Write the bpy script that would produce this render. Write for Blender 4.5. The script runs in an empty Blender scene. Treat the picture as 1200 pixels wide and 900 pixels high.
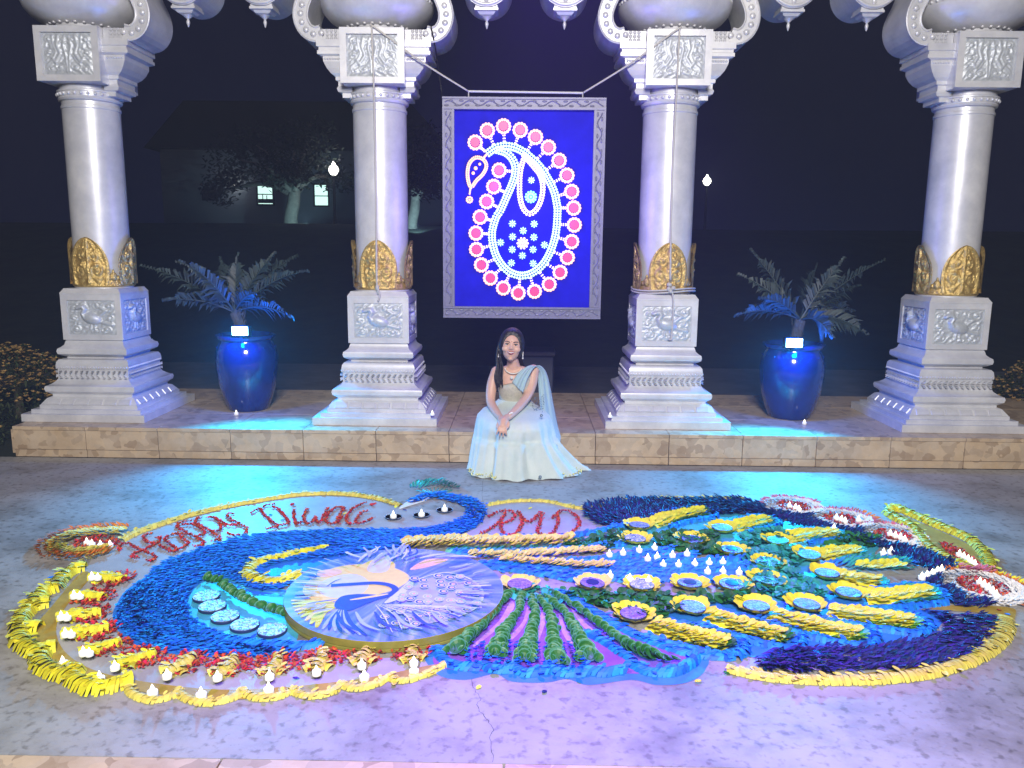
import bpy, math, random
from mathutils import Vector, Matrix, noise
random.seed(7)
R = math.radians
scene = bpy.context.scene
col = scene.collection

# ------------------------------------------------------------------ camera
FOC, TILT, YAW, ROLL, CAM_H = 930.0, math.atan(159 / 930), .0129, R(.55), 1.67
fw = Vector((-math.sin(YAW) * math.cos(TILT), math.cos(YAW) * math.cos(TILT), -math.sin(TILT)))
r0 = Vector((math.cos(YAW), math.sin(YAW), 0)); u0 = r0.cross(fw)
rt = r0 * math.cos(ROLL) + u0 * math.sin(ROLL); up = rt.cross(fw)
cam_data = bpy.data.cameras.new('camera'); cam = bpy.data.objects.new('camera', cam_data); col.objects.link(cam)
cam_data.sensor_width = 36; cam_data.lens = FOC / 1200 * 36; cam_data.clip_start = .05; cam_data.clip_end = 500
m = Matrix((rt, up, -fw)).transposed().to_4x4(); m.translation = (0, 0, CAM_H); cam.matrix_world = m
scene.camera = cam

# ------------------------------------------------------------------ night sky, lamps, exposure
world = bpy.data.worlds.new('World'); scene.world = world; world.use_nodes = True
bg = world.node_tree.nodes['Background']; bg.inputs[0].default_value = (.17, .19, .72, 1); bg.inputs[1].default_value = .024

def aim(o, loc, target):
    o.location = loc
    o.rotation_euler = (Vector(target) - Vector(loc)).to_track_quat('-Z', 'Y').to_euler()

def lamp(name, kind, energy, color, loc, target, **kw):
    d = bpy.data.lights.new(name, kind); d.energy = energy; d.color = color
    for k, v in kw.items(): setattr(d, k, v)
    o = bpy.data.objects.new(name, d); col.objects.link(o); aim(o, loc, target); return o

# the house floodlight behind the visitors that lights the colonnade from the front
lamp('house_flood_lamp', 'AREA', 820, (1, .95, .90), (.2, -1.8, 4.5), (0, 5.6, 1.3), size=1.5)
# coloured floods: one on the rim of each blue pot, one violet above the light panel
lamp('pot_flood_lamp', 'SPOT', 500, (.0, .42, 1), (-2.357, 6.535, .968), (-1.35, 4.6, .0), spot_size=R(122), spot_blend=.95, shadow_soft_size=.05)
lamp('pot_flood_lamp', 'SPOT', 500, (.0, .42, 1), (2.228, 6.475, .926), (1.35, 4.6, .0), spot_size=R(122), spot_blend=.95, shadow_soft_size=.05)
lamp('violet_flood_lamp', 'SPOT', 3200, (.25, .07, 1), (.12, 5.95, 4.7), (.32, 3.1, 0), spot_size=R(42), spot_blend=1.0, shadow_soft_size=.12)
lamp('glow_lamp_under_panel', 'POINT', 5, (.10, .05, 1), (-.12, 6.66, 1.0), (0, 0, 0), shadow_soft_size=.06)
lamp('added_pot_halo', 'POINT', 30, (.0, .12, 1), (-2.357, 6.50, .985), (0, 0, 0), shadow_soft_size=.04)  # added point lights imitating the blue bloom round both pot lamps
lamp('added_pot_halo', 'POINT', 30, (.0, .12, 1), (2.228, 6.44, .943), (0, 0, 0), shadow_soft_size=.04)
lamp('panel_bulb_light', 'POINT', 34, (.16, .09, 1), (0, 6.30, 2.0), (0, 0, 0), shadow_soft_size=.3)
vs = scene.view_settings; vs.view_transform = 'Standard'; vs.look = 'None'; vs.gamma = 1; vs.use_curve_mapping = False; vs.exposure = -.12
scene.render.engine = 'CYCLES'
scene.cycles.use_denoising = True
scene.cycles.max_bounces = 5; scene.cycles.diffuse_bounces = 2; scene.cycles.glossy_bounces = 2
scene.cycles.sample_clamp_indirect = 4; scene.cycles.caustics_reflective = False; scene.cycles.caustics_refractive = False

# ------------------------------------------------------------------ helpers: photo pixel -> place
def ray(x, y): return fw + (x - 600) / FOC * rt - (y - 450) / FOC * up
def fl(x, y, z=0.0):                       # on a level surface
    d = ray(x, y); t = (z - CAM_H) / d.z; return Vector((0, 0, CAM_H)) + d * t
def pv(x, y, Y):                           # on an upright plane at depth Y
    d = ray(x, y); return Vector((0, 0, CAM_H)) + d * (Y / d.y)

def cat(pts, n=8, closed=False):           # smooth curve through points
    P = [Vector(p) for p in pts]; N = len(P); out = []
    segs = N if closed else N - 1
    for i in range(segs):
        if closed: a, b, c, d = P[(i - 1) % N], P[i], P[(i + 1) % N], P[(i + 2) % N]
        else: a, b, c, d = P[max(i - 1, 0)], P[i], P[i + 1], P[min(i + 2, N - 1)]
        for k in range(n):
            t = k / n
            out.append(.5 * ((2 * b) + (c - a) * t + (2 * a - 5 * b + 4 * c - d) * t * t + (3 * b - a - 3 * c + d) * t ** 3))
    if not closed: out.append(P[-1])
    return out

def resample(P, step, closed=False):       # -> list of (point, tangent, fraction)
    P = list(P) + ([P[0]] if closed else [])
    L = [0]
    for a, b in zip(P, P[1:]): L.append(L[-1] + (b - a).length)
    T = L[-1]; n = max(2, int(round(T / step))); out = []; j = 0
    for i in range(n + (0 if closed else 1)):
        s = T * i / n
        while j < len(P) - 2 and L[j + 1] < s: j += 1
        d = P[j + 1] - P[j]; l = d.length or 1e-9
        out.append((P[j] + d * ((s - L[j]) / l), d / l, i / n))
    return out

def inside(p, poly):
    x, y = p[0], p[1]; c = False; j = len(poly) - 1
    for i in range(len(poly)):
        a, b = poly[i], poly[j]
        if (a[1] > y) != (b[1] > y) and x < (b[0] - a[0]) * (y - a[1]) / (b[1] - a[1]) + a[0]: c = not c
        j = i
    return c

# ------------------------------------------------------------------ helpers: mesh building
class MB:
    def __init__(s): s.v = []; s.f = []; s.uv = None
    def add(s, vs, fs):
        o = len(s.v); s.v += [tuple(p) for p in vs]; s.f += [tuple(i + o for i in f) for f in fs]; return s
    def box(s, c, d, rz=0, bev=0):
        x, y, z = d[0] / 2, d[1] / 2, d[2] / 2; ca, sa = math.cos(rz), math.sin(rz)
        if bev:
            b = bev
            vs = []
            for sz in (-1, 1):
                for k, (px, py) in enumerate(((x - b, y), (x, y - b), (x, -y + b), (x - b, -y), (-x + b, -y), (-x, -y + b), (-x, y - b), (-x + b, y))):
                    vs.append((px, py, sz * (z - b)))
            for sz in (-1, 1):
                for px, py in ((x - b, y - b), (x - b, -y + b), (-x + b, -y + b), (-x + b, y - b)): vs.append((px, py, sz * z))
            fs = [(k, (k + 1) % 8, 8 + (k + 1) % 8, 8 + k) for k in range(8)]
            fs = [f[::-1] for f in fs]
            for base, t, flip in ((0, 16, 1), (8, 20, 0)):
                q = [(base + 7, base + 0, t + 0, t + 3), (base + 1, base + 2, t + 1, t + 0), (base + 3, base + 4, t + 2, t + 1), (base + 5, base + 6, t + 3, t + 2)]
                tr = [(base + 0, base + 1, t + 0), (base + 2, base + 3, t + 1), (base + 4, base + 5, t + 2), (base + 6, base + 7, t + 3)]
                cap = [(t, t + 1, t + 2, t + 3)]
                for f in q + tr + cap: fs.append(f)
        else:
            vs = [(i * x, j * y, k * z) for i in (-1, 1) for j in (-1, 1) for k in (-1, 1)]
            fs = [(0, 1, 3, 2), (4, 6, 7, 5), (0, 4, 5, 1), (2, 3, 7, 6), (0, 2, 6, 4), (1, 5, 7, 3)]
        vs = [(c[0] + a * ca - b2 * sa, c[1] + a * sa + b2 * ca, c[2] + e) for a, b2, e in vs]
        return s.add(vs, fs)
    def square_lathe(s, prof, c=(0, 0), cap=True):          # profile of (half width, z) swept round a square
        vs = []; fs = []
        for h, z in prof: vs += [(c[0] - h, c[1] - h, z), (c[0] + h, c[1] - h, z), (c[0] + h, c[1] + h, z), (c[0] - h, c[1] + h, z)]
        for i in range(len(prof) - 1):
            for k in range(4): a = i * 4 + k; b = i * 4 + (k + 1) % 4; fs.append((a, b, b + 4, a + 4))
        if cap: n = len(prof) - 1; fs.append((n * 4, n * 4 + 1, n * 4 + 2, n * 4 + 3)); fs.append((3, 2, 1, 0))
        return s.add(vs, fs)
    def lathe(s, prof, n=32, c=(0, 0, 0), axis='z', wob=None):
        vs = []; fs = []
        for i, (r, z) in enumerate(prof):
            for k in range(n):
                a = 2 * math.pi * k / n; rr = r * (wob(a, i) if wob else 1)
                p = (rr * math.cos(a), rr * math.sin(a), z)
                if axis == 'y': p = (p[0], -p[2], p[1])
                vs.append((c[0] + p[0], c[1] + p[1], c[2] + p[2]))
        for i in range(len(prof) - 1):
            for k in range(n):
                a = i * n + k; b = i * n + (k + 1) % n; fs.append((a, b, b + n, a + n))
        if prof[-1][0] > 1e-5: fs.append(tuple((len(prof) - 1) * n + k for k in range(n)))
        if prof[0][0] > 1e-5: fs.append(tuple(reversed(range(n))))
        return s.add(vs, fs)
    def tube(s, pts, rad, n=8, cap=True):
        P = [Vector(p) for p in pts]; vs = []; fs = []
        ref = None
        for i, p in enumerate(P):
            t = (P[min(i + 1, len(P) - 1)] - P[max(i - 1, 0)]).normalized()
            if ref is None: ref = Vector((0, 0, 1)) if abs(t.z) < .9 else Vector((1, 0, 0))
            x = t.cross(ref).normalized(); y = x.cross(t).normalized(); ref = y
            rr = rad(i / (len(P) - 1)) if callable(rad) else rad
            for k in range(n):
                a = 2 * math.pi * k / n; vs.append(p + x * (rr * math.cos(a)) + y * (rr * math.sin(a)))
        for i in range(len(P) - 1):
            for k in range(n): a = i * n + k; b = i * n + (k + 1) % n; fs.append((a, b, b + n, a + n))
        if cap: fs.append(tuple(reversed(range(n)))); fs.append(tuple((len(P) - 1) * n + k for k in range(n)))
        return s.add(vs, fs)
    def prism(s, poly, y0, y1):                             # outline in x,z pushed through y
        n = len(poly); vs = [(p[0], y0, p[1]) for p in poly] + [(p[0], y1, p[1]) for p in poly]
        fs = [tuple(range(n)), tuple(reversed(range(n, 2 * n)))] + [(i, i + n, (i + 1) % n + n, (i + 1) % n) for i in range(n)]
        return s.add(vs, fs)
    def slab(s, poly, z0, z1):                              # outline in x,y pushed up
        n = len(poly); vs = [(p[0], p[1], z0) for p in poly] + [(p[0], p[1], z1) for p in poly]
        fs = [tuple(reversed(range(n))), tuple(range(n, 2 * n))] + [(i, (i + 1) % n, (i + 1) % n + n, i + n) for i in range(n)]
        return s.add(vs, fs)
    def ball(s, c, r, nu=8, nv=6, sc=(1, 1, 1)):
        vs = [(c[0], c[1], c[2] - r * sc[2])]; fs = []
        for j in range(1, nv):
            t = math.pi * j / nv - math.pi / 2
            for k in range(nu):
                a = 2 * math.pi * k / nu; vs.append((c[0] + r * sc[0] * math.cos(t) * math.cos(a), c[1] + r * sc[1] * math.cos(t) * math.sin(a), c[2] + r * sc[2] * math.sin(t)))
        vs.append((c[0], c[1], c[2] + r * sc[2])); e = len(vs) - 1
        for k in range(nu):
            fs.append((0, 1 + (k + 1) % nu, 1 + k)); b = 1 + (nv - 2) * nu; fs.append((b + k, b + (k + 1) % nu, e))
        for j in range(nv - 2):
            for k in range(nu): a = 1 + j * nu + k; b = 1 + j * nu + (k + 1) % nu; fs.append((a, b, b + nu, a + nu))
        return s.add(vs, fs)
    def petal(s, p, ang, L, W, lift=.3, cup=.25, roll=0):    # a small pointed petal, 4 triangles
        ca, sa = math.cos(ang), math.sin(ang); cl, sl = math.cos(lift), math.sin(lift)
        def q(u, w, h):
            w2 = w * math.cos(roll) - h * math.sin(roll); h2 = w * math.sin(roll) + h * math.cos(roll)
            x, z = u * cl - h2 * sl, u * sl + h2 * cl
            return (p[0] + x * ca - w2 * sa, p[1] + x * sa + w2 * ca, p[2] + z)
        vs = [q(0, 0, 0), q(L * .55, W / 2, cup * W), q(L * .55, 0, 0), q(L * .55, -W / 2, cup * W), q(L, 0, cup * W * .7)]
        return s.add(vs, [(0, 2, 1), (0, 3, 2), (1, 2, 4), (2, 3, 4)])
    def leaf(s, p, ang, L, W, lift=.35, cup=.22):            # a rounded petal or leaf, 8 triangles
        ca, sa = math.cos(ang), math.sin(ang); cl, sl = math.cos(lift), math.sin(lift)
        def q(u, w, h):
            x, z = u * cl - h * sl, u * sl + h * cl
            return (p[0] + x * ca - w * sa, p[1] + x * sa + w * ca, p[2] + z)
        vs = [q(L * .45, 0, 0)]
        for u, w in ((0, .12), (.3, .46), (.65, .5), (.92, .28), (1, 0), (.92, -.28), (.65, -.5), (.3, -.46), (0, -.12)):
            vs.append(q(u * L, w * W, cup * W * abs(w) * 2 * .6 + (cup * W * .5 if u > .8 else 0)))
        return s.add(vs, [(0, k + 1, 1 + (k + 1) % 9) for k in range(9)])
    def build(s, name, mat, parent=None, smooth=False, loc=None):
        me = bpy.data.meshes.new(name); me.from_pydata(s.v, [], s.f); me.validate()
        if smooth: me.polygons.foreach_set('use_smooth', [True] * len(me.polygons))
        for x in (mat if isinstance(mat, (list, tuple)) else [mat]): me.materials.append(x)
        return obj(name, me, parent, loc)

def obj(name, me, parent=None, loc=None):
    o = bpy.data.objects.new(name, me); col.objects.link(o)
    if parent: o.parent = parent
    if loc: o.location = loc
    return o
def tag(o, label=None, cat=None, group=None, kind=None):
    for k, v in (('label', label), ('category', cat), ('group', group), ('kind', kind)):
        if v: o[k] = v
    return o
def thing(name, label, cat, loc=(0, 0, 0), rz=0, group=None):
    o = obj(name, None, None, loc); o.rotation_euler = (0, 0, rz); return tag(o, label, cat, group)
def autosmooth(o, ang=40):
    me = o.data
    me.polygons.foreach_set('use_smooth', [True] * len(me.polygons))
    try: me.set_sharp_from_angle(angle=R(ang))
    except Exception: pass
    return o
def copy_tree(o, parent=None):
    c = o.copy(); col.objects.link(c); c.parent = parent
    for ch in list(o.children): copy_tree(ch, c)
    return c

# ------------------------------------------------------------------ materials
def mat(name, c, rough=.6, metal=0, c2=None, scale=6, bump=0, bscale=40, island=0, spec=.5, emit=0, emit_c=None, sheen=0, coat=0, detail=5, sub=0, trans=0):
    m = bpy.data.materials.new(name); m.use_nodes = True; nt = m.node_tree; N = nt.nodes; L = nt.links
    b = N['Principled BSDF']; b.inputs['Roughness'].default_value = rough; b.inputs['Metallic'].default_value = metal
    b.inputs['Specular IOR Level'].default_value = spec
    b.inputs['Base Color'].default_value = (*c, 1)
    if coat: b.inputs['Coat Weight'].default_value = coat; b.inputs['Coat Roughness'].default_value = .08
    if sheen: b.inputs['Sheen Weight'].default_value = sheen
    if trans: b.inputs['Transmission Weight'].default_value = trans
    if sub: b.inputs['Subsurface Weight'].default_value = sub; b.inputs['Subsurface Radius'].default_value = (.02, .01, .006)
    out = None
    tc = N.new('ShaderNodeTexCoord')
    if c2:
        nz = N.new('ShaderNodeTexNoise'); nz.inputs['Scale'].default_value = scale; nz.inputs['Detail'].default_value = detail; nz.inputs['Roughness'].default_value = .65
        L.new(tc.outputs['Object'], nz.inputs['Vector'])
        rp = N.new('ShaderNodeValToRGB'); rp.color_ramp.elements[0].position = .36; rp.color_ramp.elements[1].position = .66
        rp.color_ramp.elements[0].color = (*c, 1); rp.color_ramp.elements[1].color = (*c2, 1)
        L.new(nz.outputs['Fac'], rp.inputs['Fac']); out = rp.outputs['Color']
    if island:
        g = N.new('ShaderNodeNewGeometry'); hs = N.new('ShaderNodeHueSaturation')
        if out: L.new(out, hs.inputs['Color'])
        else: hs.inputs['Color'].default_value = (*c, 1)
        mp = N.new('ShaderNodeMapRange'); mp.inputs['To Min'].default_value = 1 - island; mp.inputs['To Max'].default_value = 1 + island
        L.new(g.outputs['Random Per Island'], mp.inputs['Value']); L.new(mp.outputs['Result'], hs.inputs['Value'])
        m2 = N.new('ShaderNodeMath'); m2.operation = 'MULTIPLY_ADD'; m2.inputs[1].default_value = 7.31; m2.inputs[2].default_value = 0
        fr = N.new('ShaderNodeMath'); fr.operation = 'FRACT'; L.new(g.outputs['Random Per Island'], m2.inputs[0]); L.new(m2.outputs[0], fr.inputs[0])
        mh = N.new('ShaderNodeMapRange'); mh.inputs['To Min'].default_value = .5 - island * .05; mh.inputs['To Max'].default_value = .5 + island * .05
        L.new(fr.outputs[0], mh.inputs['Value']); L.new(mh.outputs['Result'], hs.inputs['Hue']); out = hs.outputs['Color']
    if out: L.new(out, b.inputs['Base Color'])
    if bump:
        nb = N.new('ShaderNodeTexNoise'); nb.inputs['Scale'].default_value = bscale; nb.inputs['Detail'].default_value = 6
        L.new(tc.outputs['Object'], nb.inputs['Vector'])
        bp = N.new('ShaderNodeBump'); bp.inputs['Strength'].default_value = bump; bp.inputs['Distance'].default_value = .02
        L.new(nb.outputs['Fac'], bp.inputs['Height']); L.new(bp.outputs['Normal'], b.inputs['Normal'])
    if emit:
        b.inputs['Emission Color'].default_value = (*(emit_c or c), 1); b.inputs['Emission Strength'].default_value = emit
        m.cycles.emission_sampling = 'NONE'
    return m

def concrete():
    m = mat('stained_concrete', (.29, .285, .275), .55, c2=(.42, .415, .40), scale=1.3, bump=.12, bscale=30)
    nt = m.node_tree; N = nt.nodes; L = nt.links; b = N['Principled BSDF']
    src = b.inputs['Base Color'].links[0].from_socket; tc = [n for n in N if n.type == 'TEX_COORD'][0]
    nz = N.new('ShaderNodeTexNoise'); nz.inputs['Scale'].default_value = 2.6; nz.inputs['Detail'].default_value = 9; nz.inputs['Roughness'].default_value = .72; nz.inputs['Distortion'].default_value = .1
    L.new(tc.outputs['Object'], nz.inputs['Vector'])
    rp = N.new('ShaderNodeValToRGB'); rp.color_ramp.elements[0].position = .34; rp.color_ramp.elements[0].color = (.70, .68, .63, 1); rp.color_ramp.elements[1].position = .52; rp.color_ramp.elements[1].color = (1, 1, 1, 1)
    L.new(nz.outputs['Fac'], rp.inputs['Fac'])
    n2 = N.new('ShaderNodeTexNoise'); n2.inputs['Scale'].default_value = 26; n2.inputs['Detail'].default_value = 6; L.new(tc.outputs['Object'], n2.inputs['Vector'])
    r2 = N.new('ShaderNodeValToRGB'); r2.color_ramp.elements[0].position = .33; r2.color_ramp.elements[0].color = (.62, .60, .56, 1); r2.color_ramp.elements[1].position = .46; r2.color_ramp.elements[1].color = (1, 1, 1, 1)
    L.new(n2.outputs['Fac'], r2.inputs['Fac'])
    def mul(a, c):
        x = N.new('ShaderNodeMix'); x.data_type = 'RGBA'; x.blend_type = 'MULTIPLY'; x.inputs[0].default_value = 1
        L.new(a, x.inputs[6]); L.new(c, x.inputs[7]); return x.outputs[2]
    L.new(mul(mul(src, rp.outputs['Color']), r2.outputs['Color']), b.inputs['Base Color'])
    rr = N.new('ShaderNodeMapRange'); rr.inputs['To Min'].default_value = .35; rr.inputs['To Max'].default_value = .75; L.new(nz.outputs['Fac'], rr.inputs['Value']); L.new(rr.outputs['Result'], b.inputs['Roughness'])
    return m

def breccia():
    m = mat('breccia_marble', (.50, .38, .25), .35, c2=(.62, .50, .36), scale=5)
    nt = m.node_tree; N = nt.nodes; L = nt.links; b = N['Principled BSDF']
    src = b.inputs['Base Color'].links[0].from_socket; tc = [n for n in N if n.type == 'TEX_COORD'][0]
    oi = N.new('ShaderNodeObjectInfo'); ad = N.new('ShaderNodeVectorMath'); ad.operation = 'MULTIPLY_ADD'
    L.new(oi.outputs['Random'], ad.inputs[0]); ad.inputs[1].default_value = (37, 11, 23); L.new(tc.outputs['Object'], ad.inputs[2])
    nw = N.new('ShaderNodeTexNoise'); nw.inputs['Scale'].default_value = 9; L.new(ad.outputs[0], nw.inputs['Vector'])
    mx = N.new('ShaderNodeMix'); mx.data_type = 'VECTOR'; mx.inputs[0].default_value = .12; L.new(ad.outputs[0], mx.inputs[4]); L.new(nw.outputs['Color'], mx.inputs[5])
    vo = N.new('ShaderNodeTexVoronoi'); vo.inputs['Scale'].default_value = 17; L.new(mx.outputs[1], vo.inputs['Vector'])
    bw = N.new('ShaderNodeRGBToBW'); L.new(vo.outputs['Color'], bw.inputs[0])
    rp = N.new('ShaderNodeValToRGB'); e = rp.color_ramp.elements; e[0].position = .18; e[0].color = (.72, .66, .60, 1); e[1].position = .42; e[1].color = (1, 1, 1, 1); e.new(.75).color = (1.12, 1.08, 1.0, 1)
    L.new(bw.outputs[0], rp.inputs['Fac'])
    x = N.new('ShaderNodeMix'); x.data_type = 'RGBA'; x.blend_type = 'MULTIPLY'; x.inputs[0].default_value = .9; L.new(src, x.inputs[6]); L.new(rp.outputs['Color'], x.inputs[7]); L.new(x.outputs[2], b.inputs['Base Color'])
    return m

def glitter(name, c, c2, scale=160):
    m = mat(name, c, .3, 0, spec=.8); nt = m.node_tree; N = nt.nodes; L = nt.links; b = N['Principled BSDF']; tc = [n for n in N if n.type == 'TEX_COORD'][0]
    vo = N.new('ShaderNodeTexVoronoi'); vo.inputs['Scale'].default_value = scale; L.new(tc.outputs['Object'], vo.inputs['Vector'])
    bw = N.new('ShaderNodeRGBToBW'); L.new(vo.outputs['Color'], bw.inputs[0]); rp = N.new('ShaderNodeValToRGB'); e = rp.color_ramp.elements
    e[0].position = .3; e[0].color = (*c, 1); e[1].position = .8; e[1].color = (*c2, 1); L.new(bw.outputs[0], rp.inputs['Fac']); L.new(rp.outputs['Color'], b.inputs['Base Color'])
    bp = N.new('ShaderNodeBump'); bp.inputs['Strength'].default_value = .6; bp.inputs['Distance'].default_value = .004; L.new(vo.outputs['Distance'], bp.inputs['Height']); L.new(bp.outputs['Normal'], b.inputs['Normal'])
    return m

MT = dict(
    concrete=concrete(), breccia=breccia(),
    relief=mat('silver_relief', (.56, .60, .66), .46, .25, c2=(.66, .70, .74), scale=30),
    silver=mat('pearl_silver_paint', (.64, .65, .70), .36, .2, c2=(.86, .86, .88), scale=3.4, bump=.04, bscale=18),
    gold=mat('gold_leaf', (.82, .60, .22), .34, .6, c2=(.60, .40, .12), scale=22, bump=.6, bscale=60),
    soil=mat('dark_soil', (.02, .016, .012), .95, c2=(.045, .036, .026), scale=12, bump=.5, bscale=25),
    lawn=mat('night_lawn', (.012, .018, .010), .95, c2=(.028, .036, .018), scale=1.5, bump=.4, bscale=8),
    path=mat('path', (.10, .10, .095), .85, c2=(.15, .15, .14), scale=3),
    pot=mat('blue_glaze', (.008, .016, .13), .14, 0, c2=(.010, .024, .20), scale=5, coat=.6),
    black=mat('black_metal', (.012, .012, .014), .45, .3),
    frond=mat('palm_leaf', (.035, .055, .05), .5, island=.45),
    stem=mat('palm_stem', (.09, .08, .05), .8),
    rope=mat('rope', (.62, .60, .55), .8, bump=.4, bscale=120),
    bar=mat('white_bar', (.75, .75, .74), .4),
    frame=mat('frame_silver', (.23, .23, .33), .45, .1, c2=(.19, .19, .28), scale=30),  # bluish tone stands in for violet light on the frame
    board=mat('blue_board', (.008, .006, .50), .6, spec=.1, c2=(.012, .010, .58), scale=9),
    cup=mat('candle_cup', (.85, .84, .80), .5, emit=.30, emit_c=(1, .95, .86)),
    flame=mat('candle_flame', (1, .85, .55), .4, emit=3, emit_c=(1, .92, .75)),
    lens=mat('flood_lens', (.7, .95, 1), .3, emit=14, emit_c=(.45, .95, 1)),
    paint_blue=mat('blue_floor_paint', (.02, .18, .72), .5, c2=(.04, .26, .85), scale=6),
    paint_purple=mat('purple_floor_paint', (.22, .07, .62), .45, c2=(.30, .12, .72), scale=7),
    paint_lilac=mat('lilac_floor_paint', (.42, .20, .70), .5, c2=(.60, .40, .80), scale=12),
    paint_teal=mat('teal_floor_paint', (.04, .36, .55), .45, c2=(.10, .52, .70), scale=7),
    paint_gold=mat('gold_floor_paint', (.36, .24, .035), .45, c2=(.50, .36, .06), scale=9),
    paint_white=mat('white_floor_paint', (.37, .365, .385), .5, c2=(.45, .445, .46), scale=8),
    p_blue=mat('blue_petal', (.012, .23, .90), .6, island=.36),
    p_navy=mat('navy_petal', (.004, .012, .15), .5, island=.6),
    p_yellow=mat('yellow_petal', (.84, .76, .03), .6, island=.2),
    p_pale=mat('pale_yellow_petal', (.80, .68, .13), .6, island=.16),
    p_green=mat('green_leaf', (.018, .145, .03), .5, island=.45),
    p_lit_rim=mat('lit_leaf_edge', (.07, .28, .17), .5),  # paler colour imitates cyan light caught on the leaf rims
    p_lime=mat('light_green_leaf', (.18, .50, .04), .45, island=.3),
    p_teal=mat('teal_leaf', (.03, .34, .30), .42, island=.45),
    p_red=mat('red_petal', (.52, .03, .015), .6, island=.6),
    p_orange=mat('orange_petal', (.70, .21, .03), .6, island=.35),
    p_pink=mat('pink_petal', (.60, .16, .26), .6, island=.3),
    p_white=mat('white_petal', (.82, .80, .80), .6, island=.12),
    disc_blue=glitter('blue_glitter_disc', (.03, .10, .42), (.30, .45, .85)),
    disc_violet=glitter('violet_glitter_disc', (.10, .06, .45), (.35, .25, .80)),
    disc_silver=glitter('silver_glitter_disc', (.12, .20, .34), (.70, .78, .88), 110),
    disc_cyan=glitter('cyan_glitter_disc', (.02, .38, .50), (.20, .75, .85)),
    disc_rim=mat('disc_rim', (.015, .03, .10), .5),
    disc_navy=mat('disc_centre', (.01, .015, .13), .4),
    green_edge=mat('wood_edge', (.22, .21, .03), .5, c2=(.30, .28, .05), scale=14),
    wall=mat('house_siding', (.17, .19, .22), .8),
    roof=mat('house_roof', (.03, .03, .035), .9),
    window=mat('lit_window', (.6, .9, .85), .4, emit=1.6, emit_c=(.62, .95, .85)),
    glow=mat('lamp_globe', (1, 1, .9), .3, emit=10, emit_c=(1, .98, .85)),
    bark=mat('bark', (.16, .14, .12), .9, c2=(.25, .22, .19), scale=9, bump=.5, bscale=20),
    treeleaf=mat('tree_leaf', (.022, .035, .022), .7, island=.5),
    mum=mat('orange_mum', (.55, .36, .13), .7, island=.35),
    mumleaf=mat('mum_leaf', (.04, .06, .02), .7, island=.4),
)
# ================================================================== the setting
T = .25                                     # terrace top
YC = 6.72                                   # column axis depth
YS = 6.06                                   # terrace front edge
XL = fl(18, 498, T).x
YF = 2.36                                   # near edge of the concrete floor
HILL = pv(600, 266, 27).z
def terrain(y): 
    t = min(max((y - 11.5) / 14.5, 0), 1); return -.02 + HILL * t * t * (3 - 2 * t)
g = MB(); ys = [-20, -6, 0, 4, 7, 9, 11.5] + [13 + 1.5 * i for i in range(10)] + [30, 45, 70, 95]; xs = [-72, -50, -30, -15, -7, 0, 7, 15, 30, 50, 72]
vs = [(x, y, terrain(y) - .16 * (y < 7) + (noise.noise(Vector((x * .2, y * .2, 3))) * .12 if y > 12.5 else 0)) for y in ys for x in xs]
n = len(xs); g.add(vs, [(j * n + i, j * n + i + 1, (j + 1) * n + i + 1, (j + 1) * n + i) for j in range(len(ys) - 1) for i in range(n - 1)])
tag(g.build('ground', MT['lawn'], smooth=True), kind='structure')
fb = MB(); fb.box(((XL + 9) / 2 - 1.2, (YF + YS) / 2, -.06), (9 - XL + 2.4, YS - YF - .004, .12))
floor = tag(fb.build('floor', MT['concrete']), kind='structure')
# thin cracks in the concrete
def crack(pts):
    c = MB(); P = [fl(x, y, .0015) for x, y in pts]; P = cat(P, 5)
    P = [p + Vector((random.uniform(-.006, .006), random.uniform(-.004, .004), 0)) for p in P]
    vs = []; fs = []
    for i, p in enumerate(P): w = random.uniform(.0004, .0012); vs += [(p.x - w, p.y, .0012), (p.x + w, p.y, .0012)]
    for i in range(len(P) - 1): fs.append((2 * i, 2 * i + 1, 2 * i + 3, 2 * i + 2))
    c.add(vs, fs).build('crack', MT['soil'], floor)
crack([(553, 786), (556, 805), (562, 818), (560, 828), (570, 842), (577, 855), (574, 872), (579, 893)])
crack([(566, 560), (565, 572), (567, 590)])
pa = MB(); pa.add([(-40, 9, .0), (40, 9, .0), (40, 11.3, .0), (-40, 11.3, .0)], [(0, 1, 2, 3)]); tag(pa.build('path', MT['path']), kind='structure')
# near edge: nosing stones, then the drop to the lower garden
step_front = tag(MB().box((0, YF - .2, -.16), (9, .36, .2)).build('lower_step', MT['soil']), kind='structure')
for k in range(8):
    x = -3.3 + k * .93
    MB().box((x, YF - .163, -.026), (.925, .32, .06), bev=.004).build('stone', MT['breccia'], step_front)
# terrace: core, face stones, base course and paving stones on top
XR = 6.2
terrace = tag(MB().box(((XL + XR) / 2, (YS + 7.82) / 2 + .02, T / 2 - .03), (XR - XL - .03, 7.82 - YS - .06, T - .07)).build('terrace', MT['soil']), kind='structure')
tw = .575; k = 0; x = XL
while x < XR - .01:
    MB().box((x + tw / 2, YS + .012, .142), (tw - .004, .024, .155), bev=.002).build('face_stone', MT['breccia'], terrace)
    MB().box((x + tw / 2 + .002, YS + .014, .032), (tw - .005, .024, .058), bev=.002).build('base_stone', MT['breccia'], terrace)
    for j in range(3):
        MB().box((x + tw / 2, YS + .293 + j * .588 - .008, T - .0145), (tw - .004, .584, .028), bev=.002).build('paving_stone', MT['breccia'], terrace)
    x += tw
for j in range(3):
    MB().box((XL - .012, YS + .3 + j * .588, .125), (.022, .58, .19), bev=.002).build('face_stone', MT['breccia'], terrace)

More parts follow.
